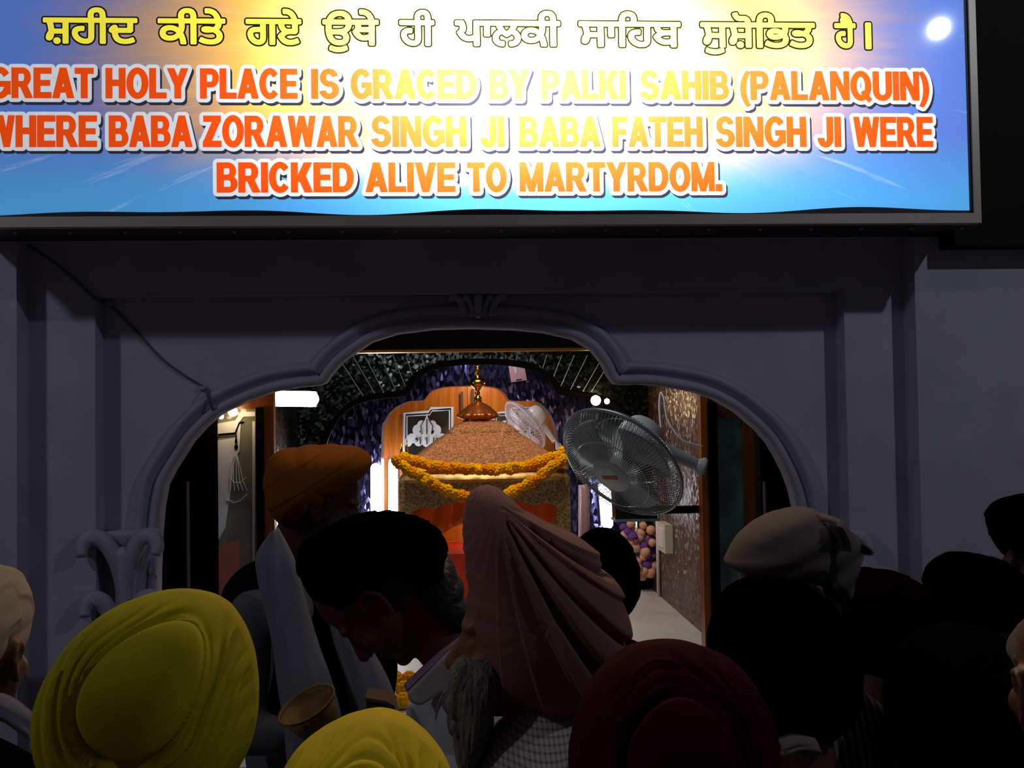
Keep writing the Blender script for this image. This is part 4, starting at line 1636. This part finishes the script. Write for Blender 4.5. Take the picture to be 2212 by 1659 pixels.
# ---- displacement of turban cloth
def back_patch(c, a, b, rot, twist=2.0, n=4.2, amp=0.010, groove=0.020, front_only=True):
    cr, sr = math.cos(rot), math.sin(rot)

    def fn(px, py, ph, la):
        w = min(1.0, max(0.0, -math.sin(la) * 2.2)) if front_only else 1
        x, y = px - c[0], py - c[1]
        u, v = x * cr + y * sr, -x * sr + y * cr
        # egg: narrower towards +u
        d = math.hypot(u / a, v / (b * (1 - 0.18 * max(-1, min(1, u / a)))))
        an = math.atan2(v, u)
        if d < 1:
            h = 0.010 * math.sqrt(max(0, 1 - d * d)) - 0.004
        else:
            t = (d - 1) * n + twist * an / (2 * PI) + 0.12 * math.sin(3 * an)
            fr = t - math.floor(t)
            h = -amp * (1 - fr) ** 0.6 if fr > 0.08 else -amp * fr / 0.08
            h *= min(1, (d - 1) * 6)
            t2 = (d - 1) * n * 2.6 - twist * an / (2 * PI) + 0.2 * math.sin(5 * an + 1)
            f2 = t2 - math.floor(t2)
            h -= 0.28 * amp * math.exp(-((f2 - 0.5) / 0.16) ** 2)
            h *= min(1, (d - 1) * 6) if d < 1.16 else 1
            h *= 1 + 0.35 * math.sin(2 * an + 0.7)
        h -= groove * math.exp(-((d - 1.03) / 0.075) ** 2) * (0.55 + 0.45 * math.sin(an * 1.0 + 0.5 + PI))
        return h * w
    return fn


def wraps(direction, period, amp, bend=0.0, origin=(0, 0)):
    """layered straight-ish wraps crossing the form; direction in radians (image plane)"""
    c, s = math.cos(direction), math.sin(direction)

    def fn(px, py, ph, la):
        x, y = px - origin[0], py - origin[1]
        t = (x * c + y * s + bend * (-x * s + y * c) ** 2) / period + (0.5 if la > 0 else 0)
        fr = t - math.floor(t)
        return -amp * ((1 - fr) ** 0.7 if fr > 0.07 else fr / 0.07)
    return fn


def fan_folds(apex, n, amp, folds):
    """folds fanning out of one point; folds: extra deep creases (angle, depth, width)"""
    def fn(px, py, ph, la):
        x, y = px - apex[0], py - apex[1]
        R = math.hypot(x, y)
        an = math.atan2(y, x)
        an2 = an + 0.00025 * R
        t = an2 * n
        fr = t - math.floor(t)
        ramp = min(1, R / 120)
        h = -amp * ((1 - fr) ** 0.7 if fr > 0.10 else fr / 0.10) * ramp
        for a, dpt, wd in folds:
            h -= dpt * math.exp(-((an2 - a) / wd) ** 2) * min(1, R / 60)
        return h * (1 if la <= 0.15 else 0.5)
    return fn


# -- yellow turban, near left
M_y = cloth('chartreuse_yellow_cloth', (176, 164, 22))
o, T, M, B = person('person in a large chartreuse yellow turban with an oval back, nearest at lower left', (330, 1550), 1.27, 88, shirt=cloth('olive_shirt', (70, 66, 50)))
starblob('turban', [(94, 1560), (98, 1510), (112, 1465), (130, 1425), (165, 1375), (195, 1348), (230, 1322), (290, 1295), (350, 1279), (400, 1278), (450, 1289), (483, 1308), (514, 1350), (536, 1400), (548, 1460), (551, 1520), (546, 1580), (534, 1625), (515, 1660), (480, 1715), (400, 1755), (300, 1765), (200, 1745), (135, 1700), (102, 1630)],
         1.27, 0.145, M_y, o, back_patch((372, 1430), 146, 110, -0.95, twist=1.0, n=3.0, amp=0.014, groove=0.034), (325, 1520), 400, 241, 0.62)
# -- yellow turban at the bottom edge
M_y2 = cloth('lemon_yellow_cloth', (226, 200, 34))
o, T, M, B = person('person in a lemon yellow turban cut off by the bottom edge at centre', (790, 1926), 0.92, 92, width=.85, shirt=cloth('brown_shirt', (70, 56, 46)))
starblob('turban', [(600, 1690), (625, 1642), (660, 1612), (700, 1588), (760, 1565), (815, 1556), (860, 1566), (910, 1598), (945, 1633), (972, 1675), (990, 1740), (985, 1820), (940, 1890), (860, 1930), (770, 1935), (680, 1905), (615, 1840), (592, 1760)],
         0.92, 0.13, M_y2, o, back_patch((792, 1694), 106, 98, -1.2, twist=1.0, n=3.2, amp=0.011, groove=0.02), (790, 1750), 220, 141, 0.65)
# -- maroon turban
M_m = cloth('maroon_cloth', (58, 7, 22))
o, T, M, B = person('person in a dark maroon turban at the bottom right of centre', (1450, 1690), 1.12, 90, width=.85, shirt=cloth('dark_maroon_shirt', (44, 20, 26)))
starblob('turban', [(1230, 1665), (1238, 1600), (1254, 1540), (1280, 1490), (1320, 1440), (1370, 1405), (1430, 1391), (1490, 1392), (1530, 1404), (1580, 1425), (1620, 1465), (1650, 1520), (1668, 1590), (1674, 1660), (1664, 1730), (1610, 1800), (1520, 1840), (1400, 1842), (1300, 1800), (1245, 1735)],
         1.12, 0.13, M_m, o, back_patch((1420, 1562), 122, 112, -1.45, twist=1.0, n=3.2, amp=0.013, groove=0.05), (1450, 1615), 220, 141, 0.65)

# -- man in the orange turban, facing right, offering cups in his hands
M_o = cloth('orange_cloth', (132, 74, 6))
Y3 = 2.55
hnd = P(655, 1590, 2.34)
arm3 = [[P(548, 1330, 2.40), P(515, 1580, 2.32), P(612, 1592, 2.30)], [P(700, 1330, 2.66), P(720, 1580, 2.74), P(800, 1580, 2.60)]]
o3, T, M, B = person('person in an orange turban facing right with a white shawl over a black waistcoat', (692, 1085), Y3, 8, 16, neck=(628, 1235), body_yaw=10, skin=mat('dark_skin', srgb(66, 42, 28), 0.6, spec=0.2),
                     shirt=cloth('grey_kurta', (96, 100, 106)), arms=arm3, head_vox=0.006)
starblob('turban', [(571, 1060), (573, 1015), (583, 987), (600, 974), (640, 966), (690, 961), (735, 961), (780, 967), (800, 982), (806, 1000), (792, 1022), (760, 1048), (720, 1076), (680, 1104), (640, 1126), (606, 1132), (585, 1108)], Y3, 0.135, M_o, o3,
         wraps(1.0, 46, 0.0025, 0.0004, (690, 1040)), (680, 1040), 180, 91, 0.75)
starblob('beard', [(640, 1120), (690, 1098), (735, 1096), (762, 1112), (770, 1140), (755, 1175), (722, 1200), (680, 1200), (645, 1165)], Y3, 0.075, M_hair, o3, wraps(1.3, 7, 0.003), None, 90, 45)
mb = MB()
starv = star_raw([(478, 1275), (520, 1225), (560, 1205), (640, 1215), (740, 1240), (830, 1330), (850, 1500), (800, 1660), (640, 1680), (560, 1560), (520, 1400)], Y3, 0.19)
mb.add(*starv)
mb.fused('waistcoat', cloth('black_waistcoat', (16, 15, 17)), o3, 0.014, 3)


def ribbon(mb, left, right, Ya, Yb, th=0.012):
    """cloth strip between two pixel edges, at depths running Ya..Yb, with thickness"""
    l = spline([P(x, y, Ya + (Yb - Ya) * i / (len(left) - 1)) for i, (x, y) in enumerate(left)], 5)
    r = spline([P(x, y, Ya + (Yb - Ya) * i / (len(right) - 1)) for i, (x, y) in enumerate(right)], 5)
    n, w = len(l), 8
    base = len(mb.v)
    for side in (0, 1):
        for i in range(n):
            for j in range(w + 1):
                p = l[i].lerp(r[i], j / w)
                p = p + Vector((0, side * th - 0.020 * math.sin(PI * j / w) + 0.004 * math.sin(j * 2.1 + i * 0.25), 0))
                mb.v.append(tuple(p))
    m = n * (w + 1)
    idx = lambda s, i, j: base + s * m + i * (w + 1) + j
    for i in range(n - 1):
        for j in range(w):
            mb.f.append((idx(0, i, j), idx(0, i, j + 1), idx(0, i + 1, j + 1), idx(0, i + 1, j)))
            mb.f.append((idx(1, i, j), idx(1, i + 1, j), idx(1, i + 1, j + 1), idx(1, i, j + 1)))
        mb.f.append((idx(0, i, 0), idx(0, i + 1, 0), idx(1, i + 1, 0), idx(1, i, 0)))
        mb.f.append((idx(0, i, w), idx(1, i, w), idx(1, i + 1, w), idx(0, i + 1, w)))
    for j in range(w):
        mb.f.append((idx(0, 0, j), idx(1, 0, j), idx(1, 0, j + 1), idx(0, 0, j + 1)))
        mb.f.append((idx(0, n - 1, j), idx(0, n - 1, j + 1), idx(1, n - 1, j + 1), idx(1, n - 1, j)))


M_shawl = cloth('white_shawl_cloth', (118, 121, 134))
mb = MB()
ribbon(mb, [(584, 1150), (552, 1200), (556, 1255), (575, 1330), (590, 1400), (596, 1460), (610, 1560), (620, 1660)], [(600, 1140), (622, 1180), (640, 1225), (668, 1330), (690, 1400), (716, 1470), (740, 1560), (752, 1660)], 2.33, 2.23)
ribbon(mb, [(690, 1300), (705, 1340), (722, 1400), (745, 1470), (760, 1560), (770, 1660)], [(745, 1300), (770, 1350), (800, 1400), (838, 1470), (868, 1560), (880, 1660)], 2.34, 2.27)
mb.build('shawl', M_shawl, o3, True)


def cup(name, label, q, r, h, tilt, m):
    root = empty(name, q, label, 'bowl')
    ax = Vector(tilt).normalized()
    MB().lathe([(0.001, 0), (r * .62, 0), (r * .72, h * .15), (r, h), (r * .94, h), (r * .66, h * .2), (0.001, h * .12)], q, 20, ax).build('bowl_body', m, root, True)
    MB().lathe([(r * .97, h), (r * 1.04, h * 1.01), (r * 1.05, h * 1.06), (r * .98, h * 1.06), (r * .97, h)], q, 20, ax).build('bowl_rim', m, root, True)
    return root


M_leaf = mat('dry_leaf_brown', srgb(120, 96, 44), 0.7, noise=0.3, nscale=25)
cup('leaf_bowl', 'olive brown dry leaf bowl held in front of the white shawl', P(690, 1572, 2.18), 0.062, 0.06, (-0.35, -0.25, 0.8), M_leaf)
bx = empty('offering_box', P(820, 1545, 2.2), 'small dark brown box held beside the leaf bowl', 'box')
q = [P(x, y, 2.17) for x, y in ((791, 1510), (832, 1517), (850, 1528), (850, 1575), (791, 1575))]
MB().prism(q, (0, 0.07, 0)).build('box_body', mat('brown_card', srgb(70, 46, 30), 0.8), bx)
MB().prism([P(x, y, 2.165) for x, y in ((789, 1507), (833, 1514), (852, 1525), (852, 1531), (833, 1521), (789, 1514))], (0, 0.08, 0)).build('box_lid', mat('brown_card_lid', srgb(86, 58, 38), 0.8), bx)

# -- man in the black turban, head bowed low, looking down to the left
Y4 = 2.0
s4 = Y4 / 1.8
o4, T, M, B = person('person in a black turban bowing his head low, in a pale grey jacket', (806, 1287), Y4, 180, 63, neck=(1000, 1436), body_yaw=180, skin=mat('very_dark_skin', srgb(84, 52, 34), 0.6, spec=0.2), shirt=cloth('pale_grey_jacket', (168, 170, 172)), head_vox=0.005)
M_bk = cloth('black_cloth', (5, 5, 7))
starblob('turban', [(637, 1215), (642, 1185), (660, 1162), (690, 1148), (722, 1128), (765, 1111), (812, 1103), (868, 1106), (915, 1120), (948, 1140), (966, 1168), (970, 1205), (984, 1236), (975, 1262), (940, 1262), (895, 1250), (855, 1246), (820, 1258), (795, 1278), (770, 1300), (738, 1320), (704, 1311), (668, 1285), (646, 1250)], Y4, 0.115, M_bk, o4,
         wraps(0.45, 60, 0.005, 0.0003, (800, 1200)), (812, 1200), 180, 91, 0.7, smooth_r=1)
mb = MB()
mb.ball(T(-.075, 0, -.045), (.045, .058, .060), 20, 14, M)
mb.ball(T(-.05, 0, .0), (.075, .080, .07), 20, 14, M)
mb.fused('hair', M_hair, o4, 0.007, 3)
starblob('nape_hair', [(890, 1236), (966, 1196), (986, 1240), (1000, 1290), (1016, 1350), (1006, 1366), (975, 1345), (930, 1300), (892, 1268)], Y4, 0.080, M_hair, o4, None, None, 90, 45)
mb = MB()
ribbon(mb, [(1000, 1372), (958, 1402), (915, 1440), (872, 1480)], [(1006, 1382), (968, 1414), (925, 1452), (886, 1492)], Y4 - 0.10, Y4 - 0.12, 0.01)
mb.build('inner_collar', cloth('mauve_collar', (150, 112, 140)), o4, True)
mb = MB()
fl = [(1004, 1382), (1030, 1420), (1000, 1452), (960, 1492), (930, 1514), (908, 1526), (886, 1520), (878, 1500), (900, 1478), (940, 1438), (975, 1405)]
q = [P(x, y, Y4 - 0.16) for x, y in fl]
mb.prism(q, (0, 0.018, 0))
cf = mb.build('jacket_collar', cloth('grey_collar', (160, 160, 160)), o4)
bv = cf.modifiers.new('b', 'BEVEL')
bv.width = 0.006
bv.segments = 3
# jacket front with hanging folds
fold = lambda px, py, ph, la: -0.010 * (math.sin((px + 0.35 * (py - 1500)) / 13.0) * 0.5 + 0.5) ** 2
starblob('jacket_front', [(884, 1512), (905, 1530), (950, 1520), (1010, 1480), (1060, 1480), (1110, 1560), (1130, 1680), (1100, 1800), (1000, 1850), (900, 1800), (868, 1680), (876, 1580)], Y4 - 0.02, (0.26, 0.2), cloth('pale_grey_jacket_front', (170, 172, 176)), o4, fold, (1000, 1640), 200, 101, 0.7)

# -- man in the dusty pink turban with the long grey beard
Y5 = 1.45
M_pk = cloth('dusty_rose_cloth', (132, 92, 88))
o5, T, M, B = person('person in a tall dusty pink turban with a long grey beard and checked shirt', (1140, 1365), Y5, 172, 4, neck=(1195, 1560), body_yaw=165, width=.8, shirt_extra=[star_raw([(1008, 1680), (1034, 1622), (1080, 1565), (1140, 1537), (1200, 1525), (1250, 1530), (1300, 1560), (1325, 1680), (1300, 1800), (1110, 1850), (1015, 1770)], 1.44, 0.13)], skin=M_skin, shirt=check_cloth('checked_shirt', srgb(176, 168, 164), srgb(104, 92, 92), 150, 150), head_vox=0.006)
starblob('turban', [(997, 1150), (999, 1110), (1008, 1072), (1026, 1052), (1052, 1046), (1078, 1053), (1100, 1073), (1130, 1099), (1180, 1124), (1230, 1144), (1280, 1180), (1320, 1226), (1350, 1292), (1366, 1360), (1362, 1412), (1340, 1450), (1305, 1490), (1262, 1530), (1210, 1545), (1140, 1530), (1085, 1490), (1052, 1440), (1032, 1388), (1016, 1320), (1008, 1260), (1001, 1200)], Y5, 0.135, M_pk, o5,
         fan_folds((1068, 1075), 5.5, 0.007, [(0.62, 0.020, 0.03), (0.92, 0.012, 0.025), (1.12, 0.018, 0.03), (0.36, 0.010, 0.02)]), (1165, 1310), 300, 161, 0.62, smooth_r=1)
bd = lambda px, py, ph, la: -0.0016 * abs(math.sin(px / 3.5 + py / 45.0 + la * 2)) - 0.005 * math.sin(px / 14 + py / 61)
starblob('beard', [(1000, 1412), (1035, 1400), (1075, 1420), (1085, 1470), (1072, 1530), (1060, 1590), (1040, 1640), (1012, 1670), (990, 1655), (975, 1600), (966, 1540), (968, 1480), (980, 1440)], Y5 - 0.02, 0.07, M_grey_hair, o5, bd, None, 160, 81)

# -- dark head between the pink turban and the fan
o6, T, M, B = person('person with a round black head covering behind the pink turban, below the grey fan', (1300, 1262), 2.75, 80, shirt=cloth('dark_shirt', (30, 28, 30)))
starblob('headscarf', [(1228, 1240), (1236, 1190), (1255, 1156), (1290, 1138), (1325, 1142), (1355, 1165), (1375, 1205), (1382, 1255), (1376, 1300), (1350, 1335), (1300, 1345), (1250, 1325), (1232, 1285)], 2.75, 0.12, M_bk, o6, wraps(0.8, 40, 0.004), None, 120, 61)

# -- white kerchief, facing left
Y8 = 1.78
M_kf = cloth('off_white_cotton', (96, 89, 88))
o8, T, M, B = person('person in an off-white knotted kerchief and striped shirt facing left beside the arch', (1709, 1270), Y8, 180, 10, body_yaw=100, width=.58, skin=M_skin_d, shirt=check_cloth('striped_shirt', srgb(96, 98, 100), srgb(20, 20, 27), 64, 60, True, 0.6), head_vox=0.006)
kf = starblob('kerchief', [(1562, 1216), (1572, 1198), (1590, 1172), (1615, 1143), (1650, 1115), (1700, 1098), (1742, 1096), (1790, 1110), (1825, 1134), (1848, 1165), (1846, 1200), (1838, 1250), (1824, 1296), (1802, 1300), (1770, 1280), (1730, 1258), (1690, 1254), (1645, 1256), (1602, 1238)], Y8, 0.108, M_kf, o8,
              lambda px, py, ph, la: -0.004 * (math.sin((px * 0.5 + py) / 9.0) * 0.5 + 0.5) - 0.012 * math.exp(-((px - 1765 + (py - 1120) * 0.12) / 7) ** 2), (1720, 1190), 220, 101, 0.7, smooth_r=1)
mb = MB()
ribbon(mb, [(1768, 1112), (1800, 1122), (1838, 1148), (1864, 1170), (1882, 1186)], [(1772, 1140), (1800, 1150), (1826, 1168), (1850, 1184), (1868, 1198)], Y8 - 0.06, Y8 - 0.02, 0.012)
ribbon(mb, [(1790, 1130), (1806, 1175), (1812, 1230), (1815, 1290)], [(1820, 1140), (1842, 1180), (1840, 1235), (1828, 1298)], Y8 - 0.10, Y8 - 0.04, 0.012)
mb.build('kerchief_tail', M_kf, kf, True)

# -- big black turban
Y9 = 1.45
o9, T, M, B = person('person with a big black turban in front of the white kerchief, pale collar showing', (1690, 1465), Y9, 92, width=.65, shirt=cloth('black_coat', (12, 12, 14)))
starblob('turban', [(1538, 1420), (1548, 1350), (1562, 1305), (1585, 1272), (1625, 1251), (1680, 1246), (1740, 1262), (1790, 1298), (1828, 1345), (1845, 1420), (1841, 1500), (1812, 1562), (1762, 1602), (1690, 1612), (1622, 1592), (1572, 1535), (1545, 1475)], Y9, 0.13, M_bk, o9, back_patch((1695, 1450), 130, 100, -1.3, n=3.0, amp=0.008), None, 160, 81, 0.65)
mb = MB()
ribbon(mb, [(1684, 1600), (1720, 1590), (1762, 1596)], [(1684, 1634), (1720, 1622), (1762, 1630)], Y9 - 0.13, Y9 - 0.13, 0.012)
mb.build('collar', cloth('cream_collar', (120, 112, 104)), o9, True)

# -- dark red-black head and striped shirt
Y10 = 2.03
o10, T, M, B = person('person in a dark red-black turban just right of the off-white kerchief', (1900, 1400), Y10, 96, neck=(1888, 1500), width=.85, shirt=cloth('near_black_shirt', (14, 10, 10)))
starblob('turban', [(1788, 1330), (1796, 1282), (1820, 1244), (1870, 1228), (1930, 1232), (1975, 1250), (2002, 1282), (2012, 1335), (2004, 1400), (1960, 1450), (1890, 1465), (1830, 1440), (1798, 1392)], Y10, 0.13, cloth('red_black_cloth', (16, 4, 4)), o10, wraps(1.2, 50, 0.005), None, 140, 71, 0.65)

# -- black cap
o11, T, M, B = person('person in a low black cap between the red-black turban and the right edge', (2110, 1345), 2.35, 100, shirt=cloth('black_shirt', (14, 14, 14)))
starblob('cap', [(2007, 1268), (2018, 1224), (2048, 1198), (2085, 1193), (2130, 1199), (2180, 1222), (2212, 1250), (2222, 1300), (2196, 1350), (2140, 1378), (2070, 1372), (2020, 1325)], 2.35, 0.125, M_bk, o11, wraps(1.4, 60, 0.004), None, 140, 71, 0.65)
# -- black turban at the right edge
o12, T, M, B = person('person in a black turban standing against the wall at the far right edge', (2238, 1195), 2.78, 95, shirt=cloth('dark_grey_shirt', (24, 24, 26)))
starblob('turban', [(2143, 1112), (2162, 1082), (2200, 1068), (2250, 1066), (2300, 1088), (2320, 1150), (2300, 1205), (2258, 1228), (2205, 1220), (2175, 1196), (2154, 1152)], 2.78, 0.125, M_bk, o12, wraps(1.2, 45, 0.005), None, 120, 61, 0.65)
# -- near dark green-black turban
o13, T, M, B = person('person in a very dark green turban near the lower right corner', (2072, 1545), 1.64, 92, neck=(2250, 1720), width=.52, shirt=cloth('dark_green_shirt', (16, 20, 16)))
starblob('turban', [(1934, 1560), (1944, 1460), (1975, 1392), (2030, 1356), (2100, 1349), (2160, 1371), (2196, 1432), (2210, 1525), (2194, 1625), (2132, 1695), (2050, 1712), (1980, 1672), (1945, 1622)], 1.64, 0.125, cloth('dark_green_cloth', (9, 12, 8)), o13, back_patch((2075, 1540), 130, 100, -1.3, n=3.0, amp=0.008), None, 160, 81, 0.65)
# -- edge person with kerchief, ear and neck showing
o14, T, M, B = person('person with a pale kerchief, ear and bare neck cut off at the right edge', (2340, 1482), 1.26, 90, width=.8, skin=M_skin_d, shirt=cloth('brown_jacket', (60, 48, 42)), head_vox=0.006)
starblob('kerchief', [(2256, 1462), (2259, 1428), (2274, 1397), (2302, 1364), (2341, 1342), (2396, 1337), (2451, 1357), (2478, 1406), (2471, 1470), (2426, 1530), (2346, 1530), (2280, 1506)], 1.26, 0.155, M_kf, o14, wraps(1.0, 40, 0.004), (2361, 1440), 140, 71, 0.7)
# -- edge person on the left in the cream turban
o15, T, M, B = person('person in a cream turban cut off at the left edge, grey shawl on the shoulder', (-60, 1416), 1.8, 82, skin=M_skin_d, shirt=cloth('black_shirt_left', (14, 14, 14)))
starblob('turban', [(-160, 1330), (-125, 1262), (-60, 1226), (0, 1222), (28, 1252), (44, 1310), (42, 1368), (24, 1430), (-4, 1480), (-60, 1500), (-130, 1462), (-164, 1400)], 1.8, 0.13, cloth('cream_cloth', (160, 150, 132)), o15, wraps(0.3, 40, 0.005), None, 160, 81, 0.65)
mb = MB()
ribbon(mb, [(-60, 1500), (0, 1505), (50, 1535), (95, 1580), (110, 1650)], [(-60, 1550), (0, 1556), (40, 1580), (78, 1612), (95, 1670)], 1.64, 1.62, 0.014)
mb.build('shoulder_shawl', cloth('grey_shoulder_shawl', (110, 110, 122)), o15, True)
